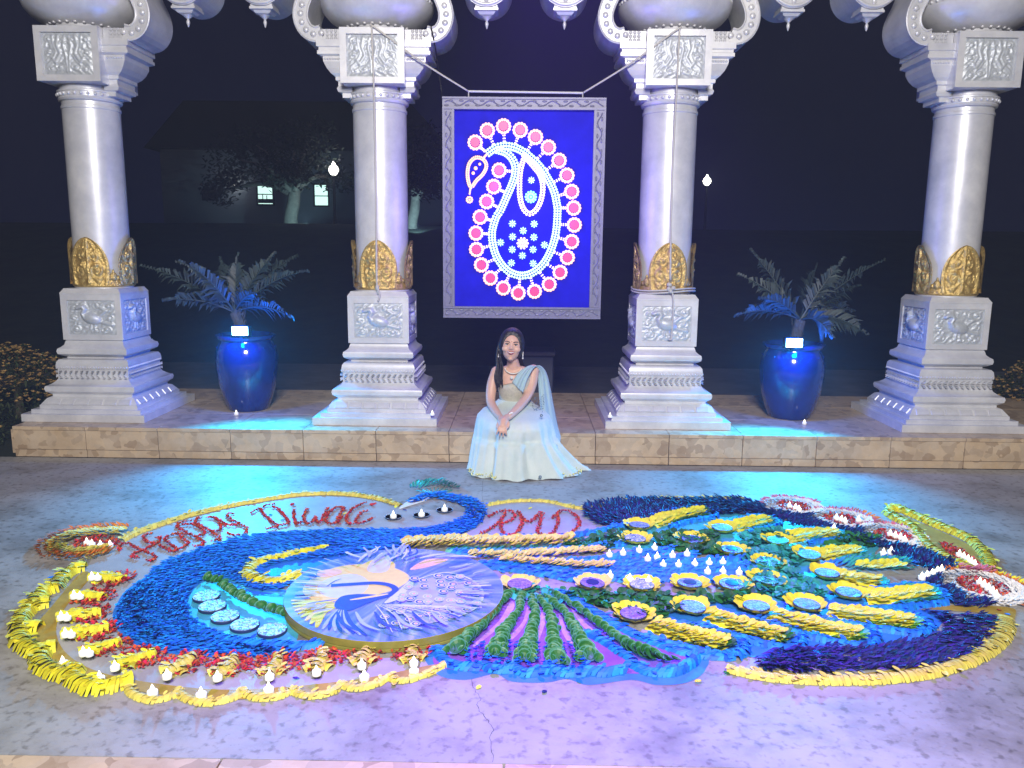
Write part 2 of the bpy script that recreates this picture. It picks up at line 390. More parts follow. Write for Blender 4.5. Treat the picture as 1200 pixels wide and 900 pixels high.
# ================================================================== columns
def relief(w, h, fn, nx=46, nz=42, depth=.022):
    b = MB(); vs = []; fs = []
    for j in range(nz + 1):
        for i in range(nx + 1):
            u, v = i / nx - .5, j / nz - .5
            e = min(1, 10 * min(.5 - abs(u), .5 - abs(v)) + .15)
            vs.append((u * w, -depth * fn(u, v) * e, v * h))
    for j in range(nz):
        for i in range(nx): a = j * (nx + 1) + i; fs.append((a, a + 1, a + nx + 2, a + nx + 1))
    return b.add(vs, fs)
def spiral(u, v, cx, cz, r, turn=1, ph=0):
    dx, dz = u - cx, v - cz; d = math.hypot(dx, dz)
    if d > r: return 0
    a = math.atan2(dz, dx) * turn
    return (1 - d / r) ** .35 * (.45 + .55 * math.cos(a - 26 * d / (r * 2.2) + ph)) if d > r * .18 else 1
def seg(u, v, pts, r):
    best = 9
    for (ax, az), (bx, bz) in zip(pts, pts[1:]):
        t = ((u - ax) * (bx - ax) + (v - az) * (bz - az)) / ((bx - ax) ** 2 + (bz - az) ** 2); t = min(max(t, 0), 1)
        best = min(best, math.hypot(u - ax - t * (bx - ax), v - az - t * (bz - az)))
    return max(0, 1 - (best / r) ** 2) ** .5
SP = [(-.36, .30, .16, 1), (-.38, -.02, .14, -1), (-.34, -.33, .15, 1), (.36, .32, .15, -1), (.36, -.02, .15, 1), (.3, -.34, .15, -1), (.08, -.38, .13, 1), (.13, .35, .13, 1)]
def peacock(u, v):
    h = .08 + .34 * abs(noise.noise(Vector((u * 9 + 2 * noise.noise(Vector((u * 5, v * 5, 1))), v * 9, 2)))) + .16 * math.sin((u - v * .7) * 40 + 5 * noise.noise(Vector((u * 6, v * 6, 7))))
    for s in SP: h = max(h, .55 * spiral(u, v, *s))
    h = max(h * (1 if math.hypot(u + .02, v - .02) > .30 else .45), 1.5 * max(0, 1 - ((u + .0) / .21) ** 2 - ((v + .02 + .25 * u) / .17) ** 2) ** .5 + (.0))
    h = max(h, 1.4 * seg(u, v, [(-.12, .0), (-.17, .12), (-.12, .24), (-.16, .32), (-.22, .31), (-.27, .28)], .06))
    h = max(h, .6 * seg(u, v, [(.1, -.03), (.2, .1), (.3, .2), (.2, .28)], .045), .55 * seg(u, v, [(.12, -.1), (.28, -.16), (.42, -.2)], .05))
    h = max(h, .5 * seg(u, v, [(-.02, -.15), (-.04, -.34)], .022), .5 * seg(u, v, [(.05, -.15), (.05, -.34)], .022))
    return h
CP = [(.36, .34, .13, 1), (.37, .02, .13, -1), (.16, -.32, .16, 1), (.34, -.36, .1, -1), (.1, .34, .1, -1), (.05, .02, .07, 1)]
def scrolls(u, v):
    a = abs(u); h = .28 + .3 * abs(noise.noise(Vector((a * 11, v * 11, 5)))) + .18 * math.sin((a * 1.4 + v) * 34 + 5 * noise.noise(Vector((a * 6, v * 6, 7))))
    for s in CP: h = max(h, .8 * spiral(a, v, *s))
    h = max(h, .7 * seg(a, v, [(.16, .46), (.2, .2), (.14, .0), (.25, -.2), (.3, -.1)], .045), .65 * seg(a, v, [(.04, .44), (.08, .2), (.03, -.1), (.02, -.44)], .035))
    h = max(h, .6 * seg(a, v, [(.28, .44), (.27, .2), (.22, .05), (.3, -.15), (.44, -.3)], .035))
    return h
def zc(h, yz): return pv(446, 330 + yz / 5, YC - h).z - T
def prof(l): return [(h, zc(h, y)) for h, y in l]

def make_column():
    root = thing('carved_column', 'carved column', 'column')
    P = prof([(.50, 848), (.50, 803), (.447, 797), (.447, 774), (.402, 768), (.402, 747)])
    P[0] = (.50, 0.0005)
    o = MB().square_lathe(P).build('plinth', MT['silver'], root); z1 = P[-1][1]
    P = [(.398, z1 + .001)] + prof([(.36, 706), (.345, 699), (.33, 694), (.33, 682)])
    MB().square_lathe(P).build('dentil_course', MT['silver'], root)
    za, zb = P[0][1], P[1][1]; ang = math.atan2(.038, zb - za); L = math.hypot(.038, zb - za)
    d = MB(); x, y, z = .05, .005, L / 2 - .004
    d.add([(i * (x - (.004 if j < 0 else 0)), j * y, k * (z - (.004 if j < 0 else 0))) for i in (-1, 1) for j in (-1, 1) for k in (-1, 1)], [(0, 1, 3, 2), (4, 6, 7, 5), (0, 4, 5, 1), (2, 3, 7, 6), (0, 2, 6, 4), (1, 5, 7, 3)])
    first = None
    for side in range(4):
        for q in range(6):
            c = d.build('dentil', MT['silver'], root) if first is None else obj('dentil', first.data, root)
            first = first or c
            px = (-.5 + (q + .5) / 6) * .70
            m4 = Matrix.Rotation(side * math.pi / 2, 4, 'Z') @ Matrix.Translation((px, -.3845, (za + zb) / 2)) @ Matrix.Rotation(-ang, 4, 'X')
            c.matrix_local = m4
    zt = P[-1][1]
    P = [(.331, zt)] + prof([(.345, 676), (.366, 668), (.372, 651), (.366, 637), (.350, 631), (.33, 621), (.307, 606), (.296, 592)])
    autosmooth(MB().square_lathe(P).build('torus_moulding', MT['silver'], root), 35); zt = P[-1][1]
    P = [(.293, zt)] + prof([(.293, 535), (.302, 533), (.302, 517), (.297, 492), (.284, 478), (.262, 472), (.236, 469), (.236, 459)])
    band = MB().square_lathe(P).build('carved_band', MT['silver'], root); autosmooth(band, 35)
    zb0, zb1 = zt, P[1][1]; lb = MB()
    for side in range(4):
        rot = Matrix.Rotation(side * math.pi / 2, 3, 'Z')
        for q in range(13):
            for s in (-1, 1):
                t = MB(); t.petal((0, 0, 0), 0, .056, .034, 0, .9)
                pts = [Vector((-.29 + .58 * (q + .5) / 13 + (p[0] - .026) * .72, -.294 - abs(p[2]) * .9, (zb0 + zb1) / 2 + s * (.004 + p[0] * .5) + p[1] * .7)) for p in t.v]
                lb.add([rot @ p for p in pts], t.f)
        for q in range(26):
            p = rot @ Vector((-.295 + .59 * (q + .5) / 26, -.303, P[2][1] + .012)); lb.ball(p, .0085, 6, 4)
    lb.build('leaf_carving', MT['silver'], band)
    zt = P[-1][1]
    P = [(.238, zt)] + prof([(.264, 455), (.286, 446), (.291, 431), (.286, 415), (.266, 405), (.247, 391), (.241, 375), (.236, 366)])
    autosmooth(MB().square_lathe(P).build('upper_moulding', MT['silver'], root), 35); zt = P[-1][1]
    z0, z1, z2 = zc(.25, 362), zc(.25, 86), zc(.23, 62)
    blk = MB().square_lathe([(.232, zt), (.238, z0), (.238, z1 - .01), (.25, z1 - .01), (.25, z1), (.228, z2), (.228, z2 + .004)]).build('pedestal_block', MT['silver'], root)
    H = z1 - z0; pan = relief(.40, H - .10, peacock, 60, 50, .028).build('m', MT['relief']); pm = pan.data; bpy.data.objects.remove(pan); pm.polygons.foreach_set('use_smooth', [True] * len(pm.polygons))
    fr = MB()
    for side in range(4):
        rot = Matrix.Rotation(side * math.pi / 2, 4, 'Z')
        c = obj('relief_panel', pm, root); c.matrix_local = rot @ Matrix.Translation((0, -.2385, (z0 + z1) / 2 - .008))
        for cx, cz, wx, wz in ((-.2235, -.005, .047, H - .012), (.2235, -.005, .047, H - .012), (0, H / 2 - .035, .40, .048), (0, -H / 2 + .022, .40, .042)):
            b = MB().box((cx, -.2435, (z0 + z1) / 2 + cz), (wx, .0125 - .0005 * (wx > .1), wz)); fr.add([rot @ Vector(p) for p in b.v], b.f)
    fr.build('panel_frame', MT['silver'], blk)
    # shaft and its collars
    zs = z2 + .003; zn = 2.545
    sh = MB().lathe([(.226, zs), (.226, zs + .03), (.216, zs + .045), (.2175, zs + .6), (.216, zn - .06), (.222, zn - .055), (.222, zn - .035), (.214, zn - .03), (.214, zn + .15)], 48)
    autosmooth(sh.build('shaft', MT['silver'], root), 30)
    g0 = zs + .012; gr = MB().lathe([(.228, g0), (.240, g0 + .012), (.236, g0 + .03), (.232, g0 + .06), (.228, g0 + .075), (.219, g0 + .078)], 48)
    collar = autosmooth(gr.build('gold_collar', MT['gold'], root), 40)
    def lotus(u, v):      # u -1..1 across, v 0..1 up
        h = .35 + .5 * noise.noise(Vector((abs(u) * 4, v * 7, 3))) + .5 * spiral(abs(u) / 2, v, .22, .3, .2, 1) + .5 * spiral(abs(u) / 2, v, .17, .62, .16, -1)
        return max(h, 1.0 * (abs(u) > .86), .9 * seg(u / 2, v, [(0, .05), (0, .9)], .05))
    gp = MB(); NA, NV = 44, 44; vs = []; fs = []
    for j in range(NV + 1):
        for i in range(NA + 1):
            u, v = i / NA * 2 - 1, j / NV
            wdt = R(39) * (1 - v ** 3.2) ** .6 * (.86 + .14 * math.sin(v * 3)); a = u * wdt
            r = .226 + .030 * lotus(u, v); z = g0 + .02 + v * .385
            vs.append((r * math.sin(a), -r * math.cos(a), z))
    for j in range(NV):
        for i in range(NA): a = j * (NA + 1) + i; fs.append((a, a + 1, a + NA + 2, a + NA + 1))
    gp.add(vs, fs); first = None
    for k in range(4):
        c = gp.build('lotus_petal', MT['gold'], root, True) if first is None else obj('lotus_petal', first.data, root)
        first = first or c; c.rotation_euler = (0, 0, k * math.pi / 2)
    bud = MB().ball((0, -.232, g0 + .085), .03, 10, 8, (1, .6, 1.3)).ball((.035, -.230, g0 + .075), .022, 8, 6, (1.2, .6, .9)).ball((-.035, -.230, g0 + .075), .022, 8, 6, (1.2, .6, .9)).ball((0, -.23, g0 + .125), .014, 8, 6, (.7, .6, 1.7))
    first = None
    for k in range(4):
        c = bud.build('gold_bud', MT['gold'], collar, True) if first is None else obj('gold_bud', first.data, collar)
        first = first or c; c.rotation_euler = (0, 0, R(45) + k * math.pi / 2)
    ring = autosmooth(MB().lathe([(.219, zn), (.232, zn + .006), (.238, zn + .02), (.232, zn + .03), (.236, zn + .034), (.236, zn + .066), (.243, zn + .07), (.243, zn + .08), (.225, zn + .088), (.22, zn + .13)], 48).build('neck_ring', MT['silver'], root), 35)
    bd = MB()
    for k in range(30):
        a = 2 * math.pi * (k + .5) / 30; bd.ball((.238 * math.cos(a), .238 * math.sin(a), zn + .05), .014, 6, 5, (1, 1, 1))
    bd.build('bead_row', MT['silver'], ring, True)
    zk0, zk1 = 2.667, 3.076; hh = (zk0 + zk1) / 2
    cb = MB().box((0, 0, hh), (.476, .56, zk1 - zk0)).build('capital_block', MT['silver'], root)
    pan = relief(.40, .31, scrolls, 60, 50, .026).build('m', MT['relief']); pm2 = pan.data; bpy.data.objects.remove(pan); pm2.polygons.foreach_set('use_smooth', [True] * len(pm2.polygons))
    fr = MB()
    for s in (1, -1):
        rot = Matrix.Rotation(0 if s > 0 else math.pi, 4, 'Z'); c = obj('scroll_panel', pm2, root); c.matrix_local = rot @ Matrix.Translation((0, -.2803, hh))
        for cx, cz, wx, wz in ((-.223, 0, .052, .407), (.223, 0, .052, .407), (0, .180, .394, .047), (0, -.180, .394, .047)):
            b = MB().box((cx, -.291, hh + cz), (wx, .0235 - .0005 * (wx > .1), wz)); fr.add([rot @ Vector(p) for p in b.v], b.f)
    fr.build('panel_frame', MT['silver'], cb)
    bl = [(.19, 3.05), (.215, 3.078), (.235, 3.095), (.24, 3.112), (.27, 3.118), (.31, 3.14), (.38, 3.185), (.425, 3.235), (.445, 3.285), (.445, 3.30), (.435, 3.305), (.437, 3.33), (.425, 3.345), (.40, 3.38), (.33, 3.44), (.25, 3.50), (.2, 3.6), (.2, 4.2)]
    bulb = autosmooth(MB().lathe(bl, 56).build('bulb_capital', MT['silver'], root), 30)
    bd = MB()
    for k in range(54):
        a = 2 * math.pi * k / 54; bd.ball((.437 * math.cos(a), .437 * math.sin(a), 3.318), .013, 6, 4, (1, 1, 1))
        a2 = 2 * math.pi * (k + .5) / 54
        if k % 2 == 0: bd.ball((.262 * math.cos(a2), .262 * math.sin(a2), 3.118), .016, 6, 4, (1, 1, .7))
    bd.build('bead_row', MT['silver'], bulb, True)
    return root
CORB = [(.20, 3.003), (.446, 3.003), (.446, 2.952), (.430, 2.946), (.430, 2.926), (.440, 2.921), (.440, 2.896), (.402, 2.882), (.400, 2.846), (.378, 2.800), (.350, 2.765), (.318, 2.742), (.318, 2.716), (.300, 2.708), (.300, 2.674), (.312, 2.655), (.302, 2.630), (.272, 2.622), (.272, 2.588), (.20, 2.588)]
def corbel(root, s):
    vs = []; fs = []
    for x, z in CORB[1:-1]:
        i = (.446 - x) * .62; x0, x1 = .19, x
        for a, c in ((x0, -.235 + i), (x1, -.235 + i), (x1, .235 - i), (x0, .235 - i)): vs.append((s * a, c, z))
    n = len(CORB) - 2
    for k in range(n - 1):
        for q in range(4): f = (k * 4 + q, k * 4 + (q + 1) % 4, k * 4 + 4 + (q + 1) % 4, k * 4 + 4 + q); fs.append(f if s < 0 else f[::-1])
    fs.append((0, 1, 2, 3) if s > 0 else (3, 2, 1, 0)); fs.append(tuple((n - 1) * 4 + q for q in ((3, 2, 1, 0) if s > 0 else (0, 1, 2, 3))))
    o = MB().add(vs, fs).build('corbel', MT['silver'], root)
    f = MB()
    for q in range(7): f.ball((s * (.262 + .020 * q), -.208, 2.865), .011, 6, 4)
    f.build('corbel_carving', MT['silver'], o)
    rbk = MB().box((s * .325, .005, 3.045), (.17, .40, .082)).build('rosette_block', MT['silver'], root)
    r = MB()
    for i in range(3):
        for j in range(3): r.ball((s * (.30 + .032 * i), -.197, 3.018 + .028 * j), .014, 6, 4, (1, .7, 1))
    r.build('rosette', MT['silver'], rbk)
CX = [-3.545, -1.183, 1.172, 3.532]
col_labels = ['silver white carved column beside the orange flower bush at the terrace end', 'silver column with a hanging rope ending in a knot on its pedestal panel',
              'silver column with rope tied round its gold collar and dangling over pedestal', 'silver white carved column without rope standing past the tilted-rim blue pot']
col_labels[3] = 'silver white carved column without rope, next to the pot with a pale glaze reflection'
proto = make_column()
for i, x in enumerate(CX):
    c = proto if i == 0 else copy_tree(proto)
    c.location = (x, YC, T + .0005); c['label'] = col_labels[i]; c['group'] = 'columns of the colonnade'
    if i == 3: proto_last = c
for i, c in enumerate([o for o in col.objects if o.name.startswith('carved_column')]):
    if c.location.x > -3.4: corbel(c, -1)
    if c.location.x < 3.4: corbel(c, 1)

# ================================================================== cusped arches
def strap(b, bz, path, w, y0, y1):
    S = resample(path, .025); vs = []; fs = []
    for p, t, f in S:
        nx, nz = -t.z, t.x
        for a in (1, -1):
            for y in (y0, y1): vs.append((p.x + a * nx * w, y, p.z + a * nz * w))
    for i in range(len(S) - 1):
        k = i * 4
        for a, c in ((0, 1), (1, 3), (3, 2), (2, 0)): fs.append((k + a, k + c, k + 4 + c, k + 4 + a))
    fs += [(0, 2, 3, 1), tuple(len(S) * 4 - 4 + q for q in (0, 1, 3, 2))]
    b.add(vs, fs)
    for a in (1, -1):
        b.tube([(p.x - a * t.z * (w - .006), y0 - .002, p.z + a * t.x * (w - .006)) for p, t, f in S], .009, 6)
    for p, t, f in resample(path, .062)[0:]:
        bz.ball((p.x, y0 - .001, p.z), .024, 8, 6, (1, .6, 1))
arch_labels = ['cusped arch with two pendants between the bush end column and the roped column', 'cusped arch with two pendants above the glowing framed light panel', 'cusped arch with two pendants over the pot with a pale glaze reflection']
def make_arch():
    root = thing('cusped_arch', 'cusped arch', 'arch')
    y0, y1 = -.21, .20; hb = 1.178
    for s in (-1, 1):
        sb = MB(); bz = MB()
        path = cat([Vector((s * (-hb + x), 0, z)) for x, z in ((.405, 3.055), (.46, 3.045), (.52, 3.075), (.557, 3.14), (.562, 3.21), (.542, 3.28), (.505, 3.36), (.48, 3.45), (.49, 3.55), (.53, 3.62))], 6)
        strap(sb, bz, path, .058, y0, y1)
        o = sb.build('scroll_strap', MT['silver'], root); bz.build('boss', MT['silver'], o, True)
    out = []
    def arc(cx, cz, r, a0, a1, n=14):
        for k in range(n + 1): a = R(a0 + (a1 - a0) * k / n); out.append((cx + r * math.cos(a), cz + r * math.sin(a)))
    out.append((-hb + .20, 4.15)); out.append((-hb + .20, 3.6)); arc(-.60, 3.52, .13, 170, 0); arc(-.305, 3.45, .195, 175, 365, 22)
    arc(0, 3.52, .13, 190 - 20, 10, 14); arc(.305, 3.45, .195, 175, 365, 22); arc(.60, 3.52, .13, 180, 10)
    out.append((hb - .20, 3.6)); out.append((hb - .20, 4.15))
    MB().prism(out[::-1], y0 + .003, y1).build('arch_plate', MT['silver'], root)
    MB().box((0, 0, 4.3), (2 * hb - .004, .5, .3)).build('lintel', MT['silver'], root)
    for cx in (-.305, .305):
        p = MB(); p.lathe([(.0, 3.115), (.006, 3.125), (.014, 3.15), (.014, 3.16), (.008, 3.175), (.012, 3.18), (.03, 3.195), (.045, 3.205)], 12, (cx, y0 + .11, 0))
        pend = autosmooth(p.build('pendant', MT['silver'], root), 40)
        MB().square_lathe([(.03, 3.203), (.055, 3.212), (.07, 3.23), (.092, 3.235), (.092, 3.252), (.085, 3.256), (.085, 3.30)], (cx, y0 + .11)).build('pendant_bracket', MT['silver'], pend)
        rim = MB(); pts = [(cx + .178 * math.cos(R(a)), y0, 3.45 + .178 * math.sin(R(a))) for a in range(170, 371, 8)]; rim.tube(pts, .014, 6)
        for a in (205, 232, 308, 335): rim.ball((cx + .125 * math.cos(R(a)), y0 + .002, 3.45 + .125 * math.sin(R(a))), .034, 10, 6, (1, .6, 1))
        rim.ball((cx, y0 + .002, 3.33), .03, 10, 6, (.8, .6, 1.8)); rim.ball((cx - .05, y0, 3.38), .03, 8, 6, (1, .6, 1)); rim.ball((cx + .05, y0, 3.38), .03, 8, 6, (1, .6, 1))
        rim.build('cusp_carving', MT['silver'], root, True)
    return root
ap = make_arch()
for i in range(3):
    a = ap if i == 0 else copy_tree(ap)
    a.location = ((CX[i] + CX[i + 1]) / 2, YC, T); a['label'] = arch_labels[i]; a['group'] = 'arches of the colonnade'

# ================================================================== the framed light panel
YP = 6.60
A, B_, C_, D_ = pv(518, 113, YP), pv(711, 115, YP), pv(520, 372, YP), pv(703, 374, YP)
PX0, PX1, PZ1, PZ0 = (A.x + C_.x) / 2, (B_.x + D_.x) / 2, (A.z + B_.z) / 2, (C_.z + D_.z) / 2
panel = thing('light_panel', 'framed blue panel with a glowing paisley of coloured bulbs hung on ropes', 'light panel', ((PX0 + PX1) / 2, YP, PZ0))
PXC = (PX0 + PX1) / 2; PW, PH = PX1 - PX0, PZ1 - PZ0; rw = .094
def fr_rail(name, L, w):      # a carved rail lying along x, centre at origin
    b = MB().box((0, .03, 0), (L, .06, w)); b.box((0, -.006, w / 2 - .008), (L, .012, .0155)); b.box((0, -.006, -w / 2 + .008), (L, .012, .0155))
    n = max(4, int(L / .012)); pts = [(-L / 2 + .02 + (L - .04) * k / n, -.001 + .003, .018 * math.sin((-L / 2 + (L - .04) * k / n) * 38)) for k in range(n + 1)]
    b.tube(pts, .006, 5)
    for k in range(int(L / .083)):
        x = -L / 2 + .05 + k * .083
        for s in (-1, 1): b.ball((x + s * .018, 0, s * .017), .013, 6, 4, (1.6, .5, .7))
    return b
for nm, L, cx, cz, ry in (('top', PW, 0, PH - rw / 2, 0), ('bottom', PW, 0, rw / 2, 0), ('l', PH - 2 * rw - .002, -PW / 2 + rw / 2, PH / 2, 90), ('r', PH - 2 * rw - .002, PW / 2 - rw / 2, PH / 2, 90)):
    o = fr_rail(nm, L, rw).build('frame_rail', MT['frame'], panel, loc=(cx, 0, cz)); o.rotation_euler = (0, R(ry), 0)
MB().box((0, .045, PH / 2), (PW - 2 * rw + .004, .02, PH - 2 * rw + .004)).build('board', MT['board'], panel)
YB = YP + .034
def qa(X, Y): p = pv(500 + X / 5.217, 90 + Y / 5.217, YB); return Vector((p.x - PXC, 0, p.z - PZ0))
def qb(X, Y): p = pv(500 + X / 5.217, 220 + Y / 5.217, YB); return Vector((p.x - PXC, 0, p.z - PZ0))
def em(name, c, s): return mat(name, c, .4, emit=s, emit_c=c)
E_ = dict(pink=em('pink_bulb', (1, .55, .42), 1.5), red=em('magenta_bulb', (1, .05, .20), .5), mint=em('mint_bulb', (.55, 1, .66), 1.15), white=em('warm_white_bulb', (1, .80, .82), 1.5), cyan=em('cyan_bulb', (.30, .95, 1), 1.5), orange=em('orange_bulb', (1, .55, .30), 1.4), green=em('pale_green_bulb', (.66, 1, .60), 1.1))
def bulb(b, p, r, y=0.022): b.ball((p.x, y, p.z), r, 6, 4, (1, .8, 1))
ros = MB(); RR = .064
for k in range(14): a = 2 * math.pi * k / 14; bulb(ros, Vector((RR * .80 * math.cos(a), 0, RR * .80 * math.sin(a))), .0128, 0)
rosc = MB(); bulb(rosc, Vector((0, 0, 0)), .014, 0)
for k in range(9): a = 2 * math.pi * k / 9; bulb(rosc, Vector((.030 * math.cos(a), 0, .030 * math.sin(a))), .0050, 0)
rosb = MB(); rosb.lathe([(.036, .012), (.036, .014), (.0, .014)], 14, axis='y')
spots = [qa(*p) for p in ((297, 403), (371, 330), (470, 304), (572, 327), (665, 370), (744, 433), (809, 514), (857, 604), (886, 703), (898, 803))] + \
        [qb(*p) for p in ((902, 228), (886, 330), (860, 427), (815, 517), (749, 590), (659, 633), (560, 643), (469, 613), (390, 552), (335, 472), (305, 378), (302, 278), (327, 180), (367, 85))] + [qa(*p) for p in ((443, 573), (410, 672))]
outer = [qa(*p) for p in ((372, 470), (430, 432), (500, 425), (570, 447), (640, 498), (700, 560), (745, 630), (780, 705), (797, 785))] + [qb(*p) for p in ((800, 130), (797, 210), (785, 300), (752, 400), (700, 480), (630, 528), (560, 535), (490, 503), (432, 430), (406, 350), (400, 270), (425, 180))] + [qa(*p) for p in ((450, 820), (490, 730), (525, 650), (542, 590), (540, 540), (518, 495), (480, 463), (430, 448))]
oc = cat(outer, 6); ring_c = sum(outer, Vector()) / len(outer)
ra = rb = rc = None
for p in spots:
    if ra is None: o = ros.build('rosette_lamp', E_['pink'], panel, True); c = rosc.build('rosette_heart', E_['white'], o, True); d = rosb.build('rosette_back', E_['red'], o); ra, rb, rc = o.data, c.data, d.data
    else: o = obj('rosette_lamp', ra, panel); c = obj('rosette_heart', rb, o); d = obj('rosette_back', rc, o)
    o.location = (p.x, .020, p.z)
    q = min(oc, key=lambda s: (s - p).length); dd = q - p; l = dd.length
    if l > .02:
        st = MB()
        for k in range(3):
            for s in (-.006, .006): r_ = p + dd * ((RR + (l - RR - .02) * (k + .3) / 3) / l) + Vector((-dd.z, 0, dd.x)) / l * s; bulb(st, r_, .0065)
        st.build('bulb_stem', E_['white'], panel, True)
sb = MB()
for p, t, f in resample(oc, .021):
    for w in (-.023, 0, .023): bulb(sb, p + Vector((-t.z, 0, t.x)) * w, .0104)
tag(sb.build('paisley_bulbs', E_['green'], panel, True), kind='stuff')
inner = [qa(*p) for p in ((598, 495), (574, 570), (568, 650), (570, 730), (588, 800), (625, 838), (668, 815), (700, 750), (710, 670), (692, 600), (650, 545), (615, 505))]
sb = MB()
for p, t, f in resample(cat(inner, 6, True), .021, True):
    for w in (-.012, .012): bulb(sb, p + Vector((-t.z, 0, t.x)) * w, .0108)
for p, t, f in resample([qa(590, 480), qa(650, 520), qa(690, 570), qa(720, 640)], .016):
    for w in (-.01, .01): bulb(sb, p + Vector((-t.z, 0, t.x)) * w, .009)
tag(sb.build('teardrop_bulbs', E_['white'], panel, True), kind='stuff')
def flower(p, r, m, n=8):
    b = MB()
    for k in range(n):
        a = 2 * math.pi * k / n
        for q in (.55, .9): bulb(b, p + Vector((math.cos(a), 0, math.sin(a))) * r * q, r * .21)
    bulb(b, p, r * .26); b.build('bulb_flower', m, panel, True)
flower(qa(640, 633), .026, E_['green']); flower(qa(637, 735), .046, E_['cyan'], 12)
for p in ((524, 220), (657, 222), (590, 263), (525, 300), (655, 303), (452, 335), (720, 350), (523, 378), (650, 378), (585, 415), (518, 460), (651, 463)): flower(qb(*p), .028, E_['mint'], 8)
flower(qb(587, 340), .046, E_['white'], 10)
sb = MB(); hook = [qa(*p) for p in ((300, 495), (345, 505), (366, 545), (345, 595), (305, 635), (275, 675), (258, 650), (250, 590), (262, 530))]
for p, t, f in resample(cat(hook, 6, True), .014, True):
    for w in (-.008, .008): bulb(sb, p + Vector((-t.z, 0, t.x)) * w, .008)
for k in range(4): bulb(sb, qa(345 + k * 8, 500 - k * 9), .010)
for k in range(5): bulb(sb, qa(268 - k * 1.2, 680 + k * 9), .008)
for k in range(9): a = 2 * math.pi * k / 9; bulb(sb, qa(262, 752) + Vector((math.cos(a), 0, math.sin(a))) * .022, .009)
bulb(sb, qa(262, 752), .01); bulb(sb, qa(300, 560), .016); bulb(sb, qa(325, 535), .012); bulb(sb, qa(285, 590), .014)
tag(sb.build('hook_bulbs', E_['orange'], panel, True), kind='stuff')
# hanger bar and ropes
bA, bB = pv(549, 107, YP), pv(683, 109, YP)
hb_ = MB().tube([bA - Vector((PXC, YP, PZ0)), bB - Vector((PXC, YP, PZ0))], .009, 8)
for p in (bA, bB): q = p - Vector((PXC, YP, PZ0)); hb_.tube([q, (q.x, .02, PH + .001)], .005, 6)
hb_.build('hanger_bar', MT['bar'], panel)
def rope(pts, r=.0075): return MB().tube(pts, r, 6)
yr = YC - .31
top = pv(436, 34, yr); p1 = cat([bA, (bA + top) / 2 + Vector((0, -.04, -.012)), top + Vector((.02, -.01, .01)), top, pv(436.5, 60, yr), pv(438, 100, yr), pv(440, 200, YC - .232), pv(441, 290, YC - .262), pv(441.5, 332, YC - .262), pv(443, 345, YC - .255)], 6)
b = rope(p1); b.ball(pv(442, 337, YC - .265), .016, 8, 6, (1, 1, 1.5)); b.tube(cat([pv(442, 337, YC - .265), pv(445, 345, YC - .27), pv(443, 353, YC - .265)], 5), .009, 6)
tag(b.build('rope', MT['rope'], smooth=True), 'pale rope hanging down the column with one short knot over its pedestal', 'rope')
top = pv(796, 37, yr); p1 = cat([bB, (bB + top) / 2 + Vector((0, -.04, -.012)), top + Vector((-.02, -.01, .01)), top, pv(795, 62, yr), pv(793, 103, yr), pv(788, 200, YC - .232), pv(786, 290, YC - .262), pv(785.5, 328, YC - .266)], 6)
b = rope(p1)
kn = pv(786, 337, YC - .27)
for k in range(5): b.ball(kn + Vector((random.uniform(-.02, .02), -.004, random.uniform(-.035, .035))), .018, 8, 6)
loop = [Vector((CX[2], YC, 0)) + Vector((.262 * math.sin(R(a)), -.262 * math.cos(R(a)), kn.z - .02 + .012 * math.sin(R(a * 2)))) for a in range(-175, 176, 14)]
b.tube(loop, .0075, 6); b.tube([p + Vector((0, -.004, -.02)) for p in loop[3:-5]], .0075, 6)
b.tube(cat([kn, pv(789, 350, YC - .28), pv(788.5, 375, YC - .272), pv(786.5, 399, YC - .272)], 6), .0075, 6); b.ball(pv(785.5, 398, YC - .272), .012, 6, 5, (1.8, 1, .7))
tag(b.build('rope', MT['rope'], smooth=True), 'pale rope tied round the gold collar with its loose end dangling', 'rope')
cb = MB().tube(cat([pv(505, 31, YC - .25), pv(509, 50, YC - .2), pv(513, 75, YC - .05), pv(517, 105, YC), pv(518, 118, YC - .06)], 6), .006, 6)
tag(cb.build('power_cable', MT['black'], smooth=True), 'thin black cable running from the arch to the light panel frame', 'cable')
# ================================================================== pots, palms, flood lights
def make_pot():
    root = thing('glazed_pot', 'pot', 'pot')
    H = .66
    pr = [(.165, .0), (.172, .01), (.205, .10), (.240, .22), (.262, .36), (.266, .44), (.258, .52), (.240, .575), (.225, .60), (.222, .615), (.240, .622), (.252, .64), (.252, .66), (.232, .665), (.215, .65), (.205, .60)]
    autosmooth(MB().lathe(pr, 48).build('body', MT['pot'], root), 50)
    MB().lathe([(.206, .598), (.206, .605), (.0, .625)], 32).build('soil', MT['soil'], root)
    d = MB()
    for k in range(40): a = 2 * math.pi * k / 40; d.ball((.247 * math.cos(a), .247 * math.sin(a), .556 - .02 * (k % 2)), .007, 6, 4)
    d.build('studs', MT['pot'], root)
    return root
POTS = [((-2.415, 6.86), (281, 388), 'deep blue glazed pot standing by the column at the flower bush end', 'flood light on the rim of the blue pot with drooping fronds'),
        ((2.325, 6.80), (931, 402), 'blue glazed pot with a pale reflection on its glossy belly', 'flood light half covered by a palm leaf on the pot rim')]
pp = make_pot(); FL = []
